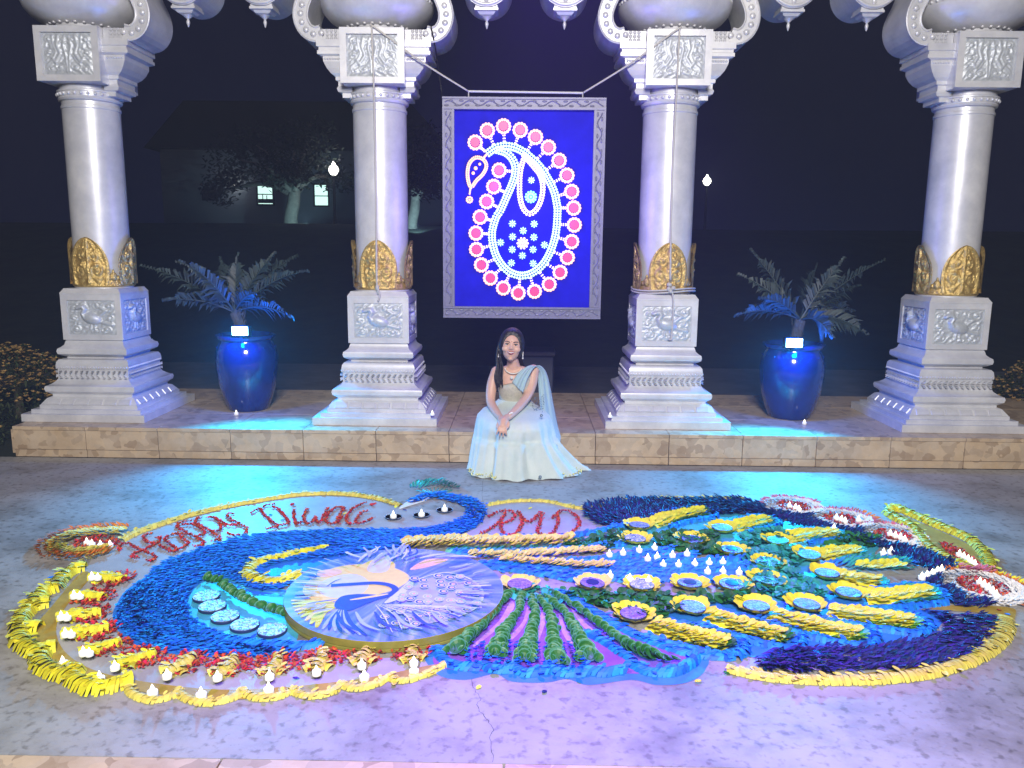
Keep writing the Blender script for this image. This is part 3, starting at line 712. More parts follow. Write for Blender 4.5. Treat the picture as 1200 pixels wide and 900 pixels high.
for i, ((x, y), (lx, ly), lab, lab2) in enumerate(POTS):
    o = pp if i == 0 else copy_tree(pp); o.location = (x, y, T + .0005); o['label'] = lab; o['group'] = 'blue glazed pots'
    if i: o.scale = (1.02, 1.02, .97)
    c = pv(lx, ly, y - .30)
    t = thing('flood_light', lab2, 'flood light', c, 0, 'flood lights on the pots')
    MB().box((0, .035, 0), (.155, .06, .092), bev=.006).build('housing', MT['black'], t)
    MB().box((0, .002, 0), (.132, .006, .070), bev=.002).build('lens', MT['lens'], t)
    MB().box((0, .07, -.055), (.03, .03, .03)).box((0, .085, -.075 + .012), (.09, .06, .012)).build('bracket', MT['black'], t)
    FL.append(c)

def frond(base, tip, droop, W=.15, nl=34):
    b = MB(); base, tip = Vector(base), Vector(tip); midp = (base + tip) / 2 + Vector((0, 0, droop)); P = []
    for k in range(17):
        t = k / 16; P.append(base * (1 - t) ** 2 + midp * 2 * t * (1 - t) + tip * t * t)
    b.tube(P, lambda f: .007 * (1 - f) + .002, 5); tw = random.choice((-1, 1)) * random.uniform(.5, 1.0)
    S = resample(P, (tip - base).length * 1.1 / nl)
    for p, t, f in S[int(len(S) * .18):]:
        side = (t.cross(Vector((0, 0, 1))).normalized() * .5 + t.cross(Vector((0, 1, 0))).normalized() * tw).normalized(); upv = side.cross(t).normalized()
        w = W * (math.sin(min(1, f * 1.15 + .05) * math.pi) ** .6 * .9 + .18)
        for s in (-1, 1):
            d = (side * s * .8 + t * .75 + upv * .25 + Vector((random.uniform(-.22, .22), random.uniform(-.22, .22), random.uniform(-.22, .22)))).normalized()
            if random.random() < .08: continue
            e = p + d * w * random.uniform(.6, 1.15) - Vector((0, 0, w * .22)); q = t * .006
            mid = p + d * w * .5 + Vector((0, 0, .006)); wd = (t - d * t.dot(d)).normalized() * .012
            b.add([p - q, p + q, mid + wd, mid - wd, e], [(0, 1, 2, 3), (3, 2, 4)])
    return b
PALMS = [('feathery palm in the deep blue pot near the flower bush end', (275, 366), [(166, 312, 6.9, .12), (208, 306, 6.55, .16), (192, 352, 6.75, .10), (258, 302, 7.2, .06), (278, 298, 7.0, .04), (322, 297, 6.9, .08), (360, 318, 7.0, .15), (348, 300, 7.3, .12), (236, 330, 7.3, .12), (343, 373, 6.35, .14), (300, 345, 6.4, .10)]),
         ('feathery palm whose low leaf hangs over the flood light', (938, 375), [(880, 293, 7.0, .05), (866, 322, 6.9, .1), (862, 370, 6.75, .12), (890, 350, 6.5, .1), (989, 303, 6.9, .05), (1036, 305, 6.95, .1), (1008, 335, 7.2, .12), (1016, 392, 6.7, .16), (1000, 365, 7.1, .14), (958, 310, 7.3, .05), (975, 395, 6.42, .14)])]
for i, (lab, (bx, by), tips) in enumerate(PALMS):
    (px, py) = POTS[i][0]; zz = T + .62
    t = thing('potted_palm', lab, 'palm', (px, py, zz), 0, 'palms in the blue pots')
    base = pv(bx, by, py); bl = Vector((base.x - px, 0, base.z - zz))
    tr = MB().tube([(0, 0, -.01), (bl.x * .5, 0, bl.z * .5), (bl.x, 0, bl.z)], .045, 10)
    for k in range(40):
        a = random.uniform(0, 6.28); z = random.uniform(0, max(bl.z, .05)); tr.petal((.04 * math.cos(a) + bl.x * .5, .04 * math.sin(a), z), a, .05, .03, 1.1)
    tr.build('trunk', MT['stem'], t)
    for (tx, ty, Y, dr) in tips:
        e = pv(tx, ty, Y); frond(bl, (e.x - px, e.y - py, e.z - zz), dr).build('frond', MT['frond'], t)

# ================================================================== garden behind
def bush(name, lab, c, rx, ry, rz, nleaf, nflow, seed):
    random.seed(seed); t = thing(name, lab, 'bush', c)
    fo = MB(); fw_ = MB()
    def pt(r=1):
        while 1:
            v = Vector((random.uniform(-1, 1), random.uniform(-1, 1), random.uniform(0, 1)))
            if .2 < v.length < 1: break
        v = v.normalized() * (v.length ** .35) * r; k = 1 + .16 * noise.noise(v * 3 + Vector((seed, 0, 0))); return Vector((v.x * rx * k, v.y * ry * k, v.z * rz * k))
    for k in range(nleaf): p = pt(.97); fo.petal(p, random.uniform(0, 6.28), .05, .025, random.uniform(-.4, 1))
    for k in range(nflow):
        p = pt(1.0)
        if p.z < rz * .35: continue
        s = random.uniform(.020, .036)
        for q in range(6): fw_.petal(p, q * 1.047 + random.random(), s, s * .7, random.uniform(.2, .8))
    fo.build('foliage', MT['mumleaf'], t); fw_.build('blossom', MT['mum'], t)
    MB().lathe([(.05, 0), (.03, rz * .5), (.0, rz * .8)], 7).build('stem', MT['stem'], t)
    return t
cB = pv(18, 455, 7.6)
bush('flowering_bush', 'round bush of small orange blossoms beside the terrace end', (-4.95, 7.6, -.02), .66, .6, .70, 2600, 1100, 3)
bush('flowering_bush', 'sparse low bush with pinkish blossoms in front of the orange bush', (-4.95, 6.5, -.1), .55, .4, .50, 1300, 60, 4)
bush('flowering_bush', 'brownish bush of wilted orange blossoms past the pale-reflection pot', (5.3, 8.0, -.02), .62, .6, .62, 2200, 550, 5)
random.seed(11)
bb = pv(628, 458, 7.9)
t = thing('storage_box', 'dark box with a lid standing behind the seated woman', 'box', (bb.x, 8.25, -.02))
MB().box((0, 0, .30), (.36, .36, .60), bev=.01).build('body', mat('box_body', (.03, .035, .06), .5), t); MB().box((0, 0, .63), (.40, .40, .055), bev=.01).build('lid', mat('box_lid', (.06, .055, .06), .4), t)

# far house, trees, lamps
HY = 31
hz = pv(300, 262, HY).z; h0 = pv(193, 262, HY).x; h1 = pv(520, 262, HY).x; htop = pv(300, 176, HY).z
house = thing('far_house', 'grey sided house with two lit windows beyond the lawn', 'house', ((h0 + h1) / 2, HY, hz))
W2 = h1 - h0; wl = MB().box((0, 2, (htop - hz) / 2), (W2, 4, htop - hz)).build('wall', MT['wall'], house)
nb = int((htop - hz) / .22)
for k in range(nb): MB().box((0, -.012, .11 + k * .22), (W2 + .02, .02, .205)).build('siding_board', MT['wall'], wl)
rf = MB().prism([(-W2 / 2 - .4, htop - hz), (W2 / 2 + .4, htop - hz), (W2 / 2 - 1.2, htop - hz + 1.7), (-W2 / 2 + 1.2, htop - hz + 1.7)][::-1], -.5, 4.5); rf.build('roof', MT['roof'], house)
for (x0, x1, y0, y1) in ((303, 319, 214.5, 239), (369.5, 384, 217, 240.5)):
    a, b2 = pv(x0, y1, HY - .05), pv(x1, y0, HY - .05); cx, cz = (a.x + b2.x) / 2 - house.location.x, (a.z + b2.z) / 2 - hz; w, h = b2.x - a.x, b2.z - a.z
    f = MB()
    for bx in ((cx, cz + h / 2 + .03, w + .12, .06), (cx, cz - h / 2 - .03, w + .12, .06), (cx - w / 2 - .03, cz, .06, h), (cx + w / 2 + .03, cz, .06, h), (cx, cz - h * .04, w, .035)): f.box((bx[0], -.06, bx[1]), (bx[2], .08, bx[3]))
    win = f.build('window', MT['black'], house); MB().box((cx, -.045, cz), (w, .02, h)).build('pane', MT['window'], win)
    if x0 < 310:
        MB().box((cx - w * .18, -.068, cz - h * .22), (.03, .012, h * .42)).box((cx + w * .1, -.068, cz - h * .26), (.03, .012, h * .34)).box((cx, -.068, cz - h * .36), (w * .98, .012, .16)).build('blind', MT['black'], win)
a = pv(245, 228, HY - .05); MB().box((a.x - house.location.x, -.05, a.z - hz), (.55, .03, .45)).build('dark_window', MT['black'], house)
a = pv(272, 214, HY - .2); wlmp = MB().box((a.x - house.location.x, -.2, a.z - hz), (.12, .12, .18)).build('wall_lamp', MT['glow'], house)
lamp('house_wall_lamp', 'POINT', 6, (.9, .95, 1), (a.x + .05, HY - .5, a.z - .1), (0, 0, 0), shadow_soft_size=.1)
def lamp_post(lab, gx, gy, by, Y):
    gp = pv(gx, gy, Y); bp = pv(gx + 1, by, Y); t = thing('lamp_post', lab, 'lamp post', (gp.x, Y, bp.z), 0, 'garden lamp posts'); h = gp.z - bp.z
    autosmooth(MB().lathe([(.14, 0), (.12, .2), (.06, .3), (.05, h * .5), (.045, h - .25), (.09, h - .2), (.07, h - .14)], 12).build('post', MT['black'], t))
    autosmooth(MB().lathe([(.07, h - .14), (.14, h - .06), (.17, h + .03), (.13, h + .13), (.07, h + .18), (.03, h + .28), (0, h + .30)], 16).build('globe', MT['glow'], t))
    lamp('post_lamp', 'POINT', 16, (.85, .95, 1), (gp.x, Y - .35, gp.z), (0, 0, 0), shadow_soft_size=.15)
lamp_post('glowing globe lamp post in front of the far house', 391, 200, 272, 27)
lamp_post('lone glowing globe lamp post on the dark lawn', 828.5, 213, 284, 34)
def tree(lab, px, py, Y, trunk_w, fork_y, crown, seed, n=5200):
    random.seed(seed); b0 = pv(px, py, Y); f = pv(px + 4, fork_y, Y); t = thing('garden_tree', lab, 'tree', (b0.x, Y, b0.z - .05), 0, 'trees on the dark lawn'); o = Vector((b0.x, Y, b0.z - .05))
    tr = MB(); fk = f - o; tr.tube(cat([Vector((0, 0, 0)), fk * .35 + Vector((-.05, 0, 0)), fk * .7, fk], 5), lambda q: trunk_w * (.62 - .14 * q + .25 * max(0, .2 - q)), 10)
    ends = []
    for (cx, cy, r) in crown:
        e = pv(cx, cy, Y) - o; e.y += random.uniform(-1.2, 1.2); ends.append((e, r)); tr.tube(cat([fk * .92, fk * .6 + e * .4 + Vector((0, 0, .25)), e], 6), lambda q: trunk_w * .34 * (1 - q) + .02, 7)
    autosmooth(tr.build('trunk', MT['bark'], t), 80)
    cr = MB()
    for k in range(n):
        e, r = random.choice(ends); v = Vector((random.gauss(0, 1), random.gauss(0, 1), random.gauss(0, 1))); v = v.normalized() * r * random.random() ** .45
        v.z *= .7
        if noise.noise((e + v) * 1.6) < -.12: continue
        cr.petal(e + v, random.uniform(0, 6.28), .20, .11, random.uniform(-.9, .9))
    cr.build('crown', MT['treeleaf'], t)
tree('broad tree with a pale lit trunk before the lit house windows', 341, 268, 27.5, .42, 224, [(290, 190, 1.2), (262, 200, 1.0), (320, 185, 1.2), (345, 175, 1.3), (372, 190, 1.1), (392, 205, .9), (250, 222, .8), (330, 205, .9), (300, 170, 1.0), (355, 205, .8), (375, 165, 1.0)], 21)
tree('slim tree half hidden by the knotted-rope column', 483, 276, 24, .30, 232, [(500, 190, 1.0), (515, 205, .9), (490, 175, 1.0), (530, 190, .8), (475, 185, .9), (505, 220, .6)], 22, 2600)
a = pv(341, 268, 25.5); lamp('tree_uplight', 'SPOT', 520, (.45, .9, 1), (a.x + .5, 25.6, a.z + .15), (pv(341, 235, 27.5)), spot_size=R(60), spot_blend=.5, shadow_soft_size=.05)
a = pv(489, 280, 22.5); lamp('tree_uplight', 'SPOT', 150, (.45, .85, 1), (a.x, 22.6, a.z + .3), (pv(486, 255, 24)), spot_size=R(70), spot_blend=.5, shadow_soft_size=.05)
# ================================================================== the petal rangoli on the floor
random.seed(5)
def W(pts, z=0.0, n=6, closed=False): return cat([fl(x, y, z) for x, y in pts], n, closed)
def area(poly): return abs(sum(a[0] * b[1] - b[0] * a[1] for a, b in zip(poly, poly[1:] + poly[:1]))) / 2
PZ = [.0012]
def paint(pts, m, z, smooth=True, closed=True):
    P = W(pts, 0, 5, True) if smooth else [fl(*p) for p in pts]
    b = MB(); b.add([(p.x, p.y, z) for p in P], [tuple(range(len(P)))]); return b.build('floor_paint', MT[m], floor)
def fill(b, poly, dens, L, Wd, angf, lift=(.15, .6), z=(.003, .014), kind='petal', keep=None):
    P = [(p.x, p.y) for p in poly]; x0, x1 = min(p[0] for p in P), max(p[0] for p in P); y0, y1 = min(p[1] for p in P), max(p[1] for p in P)
    for k in range(int((x1 - x0) * (y1 - y0) * dens)):
        q = (random.uniform(x0, x1), random.uniform(y0, y1))
        if not inside(q, P) or (keep and not keep(q)): continue
        s = random.uniform(.75, 1.2); a = angf(q)
        (b.petal if kind == 'petal' else b.leaf)((q[0], q[1], random.uniform(*z)), a, L * s, Wd * s, random.uniform(*lift))
def along(b, path, w, step, L, Wd, across=3, spread=.9, lift=(.2, .6), z=.006, kind='petal', back=False, hump=.012, jit=.25):
    for p, t, f in resample(path, step):
        ww = w(f) if callable(w) else w; a0 = math.atan2(t.y, t.x) + (math.pi if back else 0); nx, ny = -t.y, t.x
        for k in range(across):
            s = ((k + .5) / across - .5) * 2 if across > 1 else 0; s += random.uniform(-.15, .15)
            q = (p.x + nx * s * ww / 2 + random.uniform(-.004, .004), p.y + ny * s * ww / 2 + random.uniform(-.004, .004), z + hump * (1 - s * s) + random.uniform(0, .004))
            sc = random.uniform(.8, 1.15) * (.6 + .4 * min(1, ww / .05) if ww < .05 else 1)
            (b.petal if kind == 'petal' else b.leaf)(q, a0 + (-1 if back else 1) * s * spread + random.uniform(-jit, jit), L * sc, Wd * sc, random.uniform(*lift))
    return b
def ribs(b, path, w, step=.012, h=.022, skew=.15, seg=6, over=1.7, rag=.12):
    for p, t, f in resample(path, step):
        ww = (w(f) if callable(w) else w) * random.uniform(1 - rag, 1 + rag); hh = h * random.uniform(.85, 1.12) * min(1, ww / .04); dx = random.uniform(-.003, .003); vs = []
        for row in (0, 1):
            for k in range(seg + 1):
                s = -1 + 2 * k / seg; e = math.sqrt(max(0, 1 - s * s)); o = step * over * row * (.55 + .45 * e) + skew * s * ww / 2 + dx
                vs.append((p.x - t.y * s * ww / 2 + t.x * o, p.y + t.x * s * ww / 2 + t.y * o, .002 + hh * e * (.90 if row == 0 else 1.0)))
        b.add(vs, [(k, k + 1, k + seg + 2, k + seg + 1) for k in range(seg)])
        if random.random() < .55:
            s = random.uniform(-.8, .8); e = math.sqrt(1 - s * s); L = min(.036, .6 * ww) * random.uniform(.7, 1.2)
            b.leaf((p.x - t.y * s * ww / 2, p.y + t.x * s * ww / 2, hh * e * .96), math.atan2(t.y, t.x) + s * 1.1 + random.uniform(-.5, .5), L, L * .65, random.uniform(-.1, .35))
    return b
def piece(name, b, m, lab, cat_, group=None, kind=None, parent=None):
    o = b.build(name, MT[m], parent)
    return tag(o, None if parent else lab, None if parent else cat_, group, kind)

# ---- painted underlay
paint([(128, 640), (215, 609), (300, 590), (350, 582), (400, 582), (440, 587), (470, 596), (540, 600), (540, 612), (400, 625), (300, 632), (200, 662), (150, 694), (132, 722), (140, 745), (190, 768), (300, 772), (450, 775), (515, 776), (505, 785), (430, 800), (330, 812), (240, 815), (130, 796), (75, 775), (52, 742), (66, 705), (95, 672)], 'paint_white', .0012)
paint([(568, 593), (600, 589), (640, 589), (682, 597), (705, 614), (690, 626), (600, 634), (490, 642), (560, 618)], 'paint_white', .0013)
paint([(132, 722), (137, 708), (148, 692), (173, 675), (200, 657), (250, 639), (320, 627), (420, 621), (500, 619), (535, 612), (565, 612), (500, 638), (400, 655), (330, 690), (345, 768), (300, 771), (220, 769), (160, 757), (140, 742)], 'paint_blue', .0022)
paint([(238, 682), (262, 677), (290, 683), (335, 692), (350, 705), (345, 757), (300, 757), (262, 748), (235, 736), (221, 718), (222, 700)], 'paint_teal', .0032)
paint([(500, 764), (512, 790), (545, 797), (580, 790), (600, 799), (640, 800), (665, 796), (690, 803), (740, 797), (770, 803), (805, 800), (826, 786), (818, 766), (700, 745), (560, 750)], 'paint_blue', .0015)
paint([(585, 702), (650, 697), (720, 733), (800, 765), (780, 788), (700, 789), (610, 788), (520, 784), (512, 765), (560, 740)], 'paint_purple', .0025)
for pts in ([(598, 706), (603, 712), (588, 733), (560, 756), (556, 755), (585, 728)], [(618, 712), (622, 718), (612, 738), (598, 752), (594, 750), (612, 730)], [(636, 716), (641, 722), (634, 745), (627, 757), (628, 740)], [(655, 718), (664, 738), (672, 752), (668, 756), (658, 740)], [(668, 712), (690, 734), (712, 750), (706, 752), (684, 736)]):
    paint(pts, 'paint_lilac', .0034)
paint([(40, 740), (60, 712), (95, 672), (105, 678), (75, 715), (66, 742), (82, 770), (130, 792), (240, 808), (330, 806), (430, 795), (510, 779), (505, 786), (430, 803), (330, 816), (240, 820), (120, 802), (60, 772)], 'paint_gold', .0030)
paint([(1060, 714), (1110, 710), (1180, 712), (1190, 722), (1172, 750), (1130, 778), (1060, 794), (960, 800), (860, 792), (870, 782), (960, 792), (1060, 784), (1120, 770), (1152, 745), (1160, 722), (1110, 716)], 'paint_gold', .0030)
paint([(1042, 600), (1090, 618), (1140, 642), (1158, 668), (1120, 664), (1085, 640)], 'paint_gold', .0030)

paint([(655, 696), (745, 718), (860, 768), (1000, 764), (1088, 746), (1112, 702), (1060, 690), (1000, 690), (960, 668), (880, 690), (760, 700)], 'paint_blue', .0019)
paint([(705, 638), (760, 606), (830, 600), (900, 607), (985, 624), (1030, 640), (1000, 656), (940, 650), (900, 642), (780, 646)], 'paint_teal', .0017)
paint([(880, 646), (940, 648), (960, 668), (985, 690), (930, 706), (870, 700), (865, 675)], 'paint_teal', .0026)
# ---- peacock body of blue petals
body_px = [(135, 722), (138, 710), (150, 693), (175, 676), (200, 658), (250, 640), (300, 629), (350, 624), (400, 622), (450, 622), (500, 620), (530, 614), (545, 606), (546, 599), (537, 592), (522, 588), (512, 585), (500, 585), (482, 590), (474, 589), (487, 582), (505, 578), (522, 580), (548, 584), (563, 592), (569, 603), (566, 612), (552, 623), (520, 632), (480, 641), (430, 648), (390, 653), (345, 658), (318, 664), (314, 672), (325, 679), (345, 677), (350, 682), (335, 690), (300, 690), (280, 681), (262, 677), (240, 680), (228, 690), (220, 705), (222, 720), (235, 735), (262, 748), (300, 757), (340, 763), (345, 768), (300, 769), (260, 768), (190, 764), (160, 754), (145, 742)]
spine = W([(505, 582), (522, 584), (556, 593), (560, 606), (530, 622), (440, 634), (330, 645), (250, 660), (190, 690), (178, 720), (210, 750), (300, 763), (345, 766)], 0, 6)
sp_s = resample(spine, .05)
def flow(q):
    p, t, f = min(sp_s, key=lambda s: (s[0].x - q[0]) ** 2 + (s[0].y - q[1]) ** 2)
    return math.atan2(t.y, t.x) + random.uniform(-.55, .55) + .3 * math.sin(q[0] * 9 + q[1] * 7)
pk = thing('petal_peacock', 'peacock shaped from blue petals with a curved neck and yellow collar', 'rangoli')
b = MB(); fill(b, W(body_px, 0, 3, True), 7500, .044, .018, flow, (.02, .24), (.003, .014)); tag(b.build('body_petals', MT['p_blue'], pk), kind='stuff')
b = MB(); fill(b, W([(150, 725), (148, 705), (165, 690), (178, 690), (168, 720), (185, 748), (170, 752)], 0, 4, True), 1500, .044, .018, flow, (.1, .5), (.008, .02))
fill(b, W([(230, 733), (262, 749), (320, 760), (340, 766), (290, 767), (240, 750)], 0, 4, True), 1500, .044, .018, flow, (.1, .5), (.008, .02)); tag(b.build('dark_petals', MT['p_navy'], pk), kind='stuff')
b = MB(); ribs(b, W([(385, 643), (355, 650), (332, 655), (310, 659), (296, 666), (291, 674), (303, 681), (325, 684), (348, 677)], 0), lambda f: .03 + .055 * min(1, f * 2.2), .014, .034, .3); tag(b.build('collar', MT['p_yellow'], pk), kind='stuff')
b = MB(); along(b, W([(486, 574), (494, 570), (508, 568), (522, 570), (531, 575)], 0), .09, .016, .05, .02, 4, .5, z=.006)
for k in range(9):
    a = k / 8; e = fl(488 + 42 * a, 574.5 - 3.4 * math.sin(a * 3.14), .006); s = fl(508, 581, .006); b.tube([s, (s + e) / 2 + Vector((0, 0, .004)), e], .003, 4)
tag(b.build('crest', MT['p_teal'], pk), kind='stuff')
eye = W([(468, 597), (480, 588), (492, 584.5), (504, 583), (500, 587), (490, 590.5), (480, 593.5)], 0, 5, True)
MB().slab([(p.x, p.y) for p in eye], .004, .012).build('cheek', MT['p_white'], pk)
eye = W([(482, 590.8), (488, 587.5), (495, 585.6), (501, 584.6), (497, 587), (489, 590)], 0, 5, True)
MB().slab([(p.x, p.y) for p in eye], .010, .016).build('eye', MT['disc_navy'], pk)
def cup_leaf(L, Wd, lift, deep):
    b = MB(); cl, sl = math.cos(lift), math.sin(lift); vs = []
    def q(u, w, h): return (u * cl - h * sl, w, u * sl + h * cl)
    vs.append(q(L * .5, 0, 0)); N_ = 12
    for rr, hh in ((.55, .25), (.86, .8), (1.0, 1.0)):
        for k in range(N_): a = 2 * math.pi * k / N_; vs.append(q(L * .5 + L * .5 * rr * math.cos(a), Wd * .5 * rr * math.sin(a), deep * hh))
    fs = [(0, 1 + k, 1 + (k + 1) % N_) for k in range(N_)]
    for r_ in (0, 1):
        for k in range(N_): fs.append((1 + r_ * N_ + k, 1 + (r_ + 1) * N_ + k, 1 + (r_ + 1) * N_ + (k + 1) % N_, 1 + r_ * N_ + (k + 1) % N_))
    b.add(vs, fs); b.rim = 2 * N_; return b
lf = cup_leaf(.058, .050, .42, .010); lf2 = cup_leaf(.052, .054, .55, .012)
LEAF = {}
def leaf_row(parent, path, step, size, m, spread=.0, z=.008, flip=False, name='leaf', both=False, lead=1.25):
    for i, (p, t, f) in enumerate(resample(path, step)):
        s = size(f) if callable(size) else size
        for q in ((-1, 1) if both else (0,)):
            key = (m, random.randrange(2))
            if key not in LEAF:
                o = (lf, lf2)[key[1]].build(name, [MT[m], MT['p_lit_rim']], parent); LEAF[key] = o.data
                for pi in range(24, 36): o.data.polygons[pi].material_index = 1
            else: o = obj(name, LEAF[key], parent)
            a = math.atan2(t.y, t.x) + (math.pi if flip else 0) + q * lead + random.uniform(-.38, .38) + spread
            o.location = (p.x - t.y * q * s * .012, p.y + t.x * q * s * .012, z + random.uniform(0, .006)); o.rotation_euler = (random.uniform(-.12, .12), random.uniform(-.15, .1), a); o.scale = (s * random.uniform(.78, 1.16), s * random.uniform(.78, 1.16), s)
gl = W([(240, 683), (252, 688), (266, 698), (285, 710), (305, 719), (332, 727)], 0)
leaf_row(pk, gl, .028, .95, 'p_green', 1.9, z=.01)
for k, (p0, p1, p2) in enumerate((((262, 680), (285, 693), (335, 700)), ((256, 684), (285, 702), (338, 712)), ((275, 682), (300, 690), (336, 694)))):
    P = W([p0, ((p0[0] + p1[0]) / 2, (p0[1] + p1[1]) / 2 - 1), p1, p2], 0); bb_ = MB(); vs = []; fs = []
    for i, (p, t, f) in enumerate(resample(P, .03)): w = .018 * math.sin(f * 3.0 + .1) + .003; vs += [(p.x - t.y * w, p.y + t.x * w, .0045), (p.x + t.y * w, p.y - t.x * w, .0045)]
    n_ = len(vs) // 2; bb_.add(vs, [(2 * i, 2 * i + 1, 2 * i + 3, 2 * i + 2) for i in range(n_ - 1)]); bb_.build('wing_streak', MT[('paint_blue', 'disc_rim', 'paint_blue')[k]], pk)
b = MB(); ribs(b, W([(228, 738), (262, 751), (310, 758), (350, 760), (378, 757)], 0), .05, .014, .03, .8); tag(b.build('breast_edge', MT['p_blue'], pk), kind='stuff')

# ---- glitter discs
def disc(name, r, h, m, parent=None, centre=None, loc=None):
    o = autosmooth(MB().lathe([(r * .97, 0), (r, h * .3), (r, h * .85), (r * .985, h)], 32).build(name, MT['disc_rim'], parent, loc=loc), 40)
    MB().lathe([(r * .965, h), (r * .95, h + .0025), (r * .5, h + .0035), (0, h + .004)], 28).build('glitter_face', MT[m], o)
    if centre: MB().lathe([(r * .55, h + .003), (r * .53, h + .0065), (0, h + .0075)], 20).build('disc_centre', MT[centre], o)
    return o
order = ['nearest the end of the green leaf row start', 'second', 'third', 'fourth', 'fifth']
dl = ['blue glitter disc at the top of the row on the peacock wing', 'blue glitter disc second from the top of the wing row', 'blue glitter disc in the middle of the wing row', 'blue glitter disc second from the painted round table', 'blue glitter disc beside the painted round table']
for i, (x, y) in enumerate(((242, 701), (249, 713), (264, 725), (287, 735), (319, 741))):
    t = thing('glitter_disc', dl[i], 'disc', fl(x, y, .004), random.uniform(-.2, .2), 'glitter discs on the peacock wing')
    disc('disc', .064, .014, 'disc_silver', t).location = (0, 0, 0)

# ---- round painted disc
MC, MR, MH = Vector((-.595, 3.575, 0)), .517, .055
med = thing('painted_disc', 'large round board painted with a pale blue peacock', 'painted disc', MC)
autosmooth(MB().lathe([(MR - .006, 0.001), (MR, .006), (MR, .016), (MR - .004, .0185), (MR - .004, .0205), (MR, .023), (MR, MH - .002), (MR - .002, MH)], 96).build('rim', MT['green_edge'], med), 30)
def painted_top():
    m = mat('painted_sky', (.30, .36, .72), .42); nt = m.node_tree; N = nt.nodes; L = nt.links; b = N['Principled BSDF']; tc = [n for n in N if n.type == 'TEX_COORD'][0]
    sep = N.new('ShaderNodeSeparateXYZ'); L.new(tc.outputs['Object'], sep.inputs[0])
    at = N.new('ShaderNodeMath'); at.operation = 'ARCTAN2'; L.new(sep.outputs[1], at.inputs[0]); L.new(sep.outputs[0], at.inputs[1])
    ln = N.new('ShaderNodeVectorMath'); ln.operation = 'LENGTH'; L.new(tc.outputs['Object'], ln.inputs[0])
    cm = N.new('ShaderNodeCombineXYZ'); ml = N.new('ShaderNodeMath'); ml.operation = 'MULTIPLY'; ml.inputs[1].default_value = 5; L.new(at.outputs[0], ml.inputs[0]); L.new(ml.outputs[0], cm.inputs[0])
    m3 = N.new('ShaderNodeMath'); m3.operation = 'MULTIPLY'; m3.inputs[1].default_value = 2.2; L.new(ln.outputs['Value'], m3.inputs[0]); L.new(m3.outputs[0], cm.inputs[1])
    nz = N.new('ShaderNodeTexNoise'); nz.inputs['Scale'].default_value = 1.6; nz.inputs['Detail'].default_value = 3; nz.inputs['Distortion'].default_value = .5; L.new(cm.outputs[0], nz.inputs['Vector'])
    rp = N.new('ShaderNodeValToRGB'); e = rp.color_ramp.elements; e[0].position = .3; e[0].color = (.05, .15, .52, 1); e[1].position = .76; e[1].color = (.46, .56, .70, 1); x = e.new(.52); x.color = (.16, .28, .62, 1)
    L.new(nz.outputs['Fac'], rp.inputs['Fac']); L.new(rp.outputs['Color'], b.inputs['Base Color']); return m
MT['painted'] = painted_top()
MB().lathe([(MR - .002, MH + .0002), (MR * .6, MH + .0006), (0, MH + .0008)], 96).build('top', MT['painted'], med)
for nm, c in (('a_cream', (.74, .64, .16)), ('a_white', (.56, .64, .58)), ('a_yellow', (.60, .66, .04)), ('a_blue', (.02, .08, .42)), ('a_pale', (.34, .46, .76)), ('a_pink', (.66, .36, .44)), ('a_lilac', (.36, .42, .74)), ('a_peach', (.78, .52, .28))): MT[nm] = mat(nm, c, .5, c2=tuple(min(1, v * 1.12) for v in c), scale=20)
az = [MH + .0012]
def art(pts, m, smooth=True):
    az[0] += .00012; P = cat([fl(x, y, MH) - MC for x, y in pts], 5, True) if smooth else [fl(x, y, MH) - MC for x, y in pts]
    P = [p for p in P if math.hypot(p.x, p.y) < MR - .004]
    b = MB(); b.add([(p.x, p.y, az[0]) for p in P], [tuple(range(len(P)))]); return b.build('painted_shape', MT[m], med)
def stroke(pts, w, m, taper=True):
    az[0] += .00012; S = resample(cat([fl(x, y, MH) - MC for x, y in pts], 6), .008); S = [q for q in S if math.hypot(q[0].x, q[0].y) < MR - .012]; b = MB(); vs = []
    if len(S) < 3: return
    for p, t, f in S: ww = w * (math.sin(math.pi * (f * .92 + .04)) ** .5 if taper else 1); vs += [(p.x - t.y * ww, p.y + t.x * ww, az[0]), (p.x + t.y * ww, p.y - t.x * ww, az[0])]
    b.add(vs, [(2 * i, 2 * i + 1, 2 * i + 3, 2 * i + 2) for i in range(len(S) - 1)]); return b.build('painted_stroke', MT[m], med)
art([(355, 690), (375, 672), (410, 662), (455, 664), (480, 676), (465, 690), (430, 700), (395, 705), (365, 702)], 'a_cream')
art([(372, 688), (388, 677), (415, 673), (432, 682), (425, 695), (400, 701), (380, 698)], 'a_white')
art([(412, 672), (440, 655), (462, 660), (455, 672)], 'a_cream'); art([(430, 668), (447, 648), (458, 656), (452, 670)], 'a_white'); art([(480, 668), (500, 656), (525, 656), (505, 664)], 'a_peach'); art([(372, 670), (395, 667), (400, 672), (378, 677)], 'a_peach')
for k in range(9):
    a = k / 8; stroke([(395 - 2 * a, 708 + 4 * a), (370 - 6 * a + 14 * a * a, 704 + 16 * a), (341 + 30 * a * a, 704 + 32 * a)], .016, 'a_yellow' if k % 3 else 'a_cream')
for k in range(8):
    a = k / 7; stroke([(398 + 6 * a, 714), (385 + 26 * a, 728 + 3 * a), (378 + 52 * a, 738 + 8 * a)], .011, 'a_blue' if k % 2 else 'a_pale')
art([(392, 712), (400, 700), (425, 697), (450, 700), (430, 708), (410, 716)], 'a_blue')
stroke([(388, 687), (410, 685.5), (440, 684), (458, 687), (463, 693), (450, 700), (425, 704), (405, 709)], .016, 'a_blue', False)
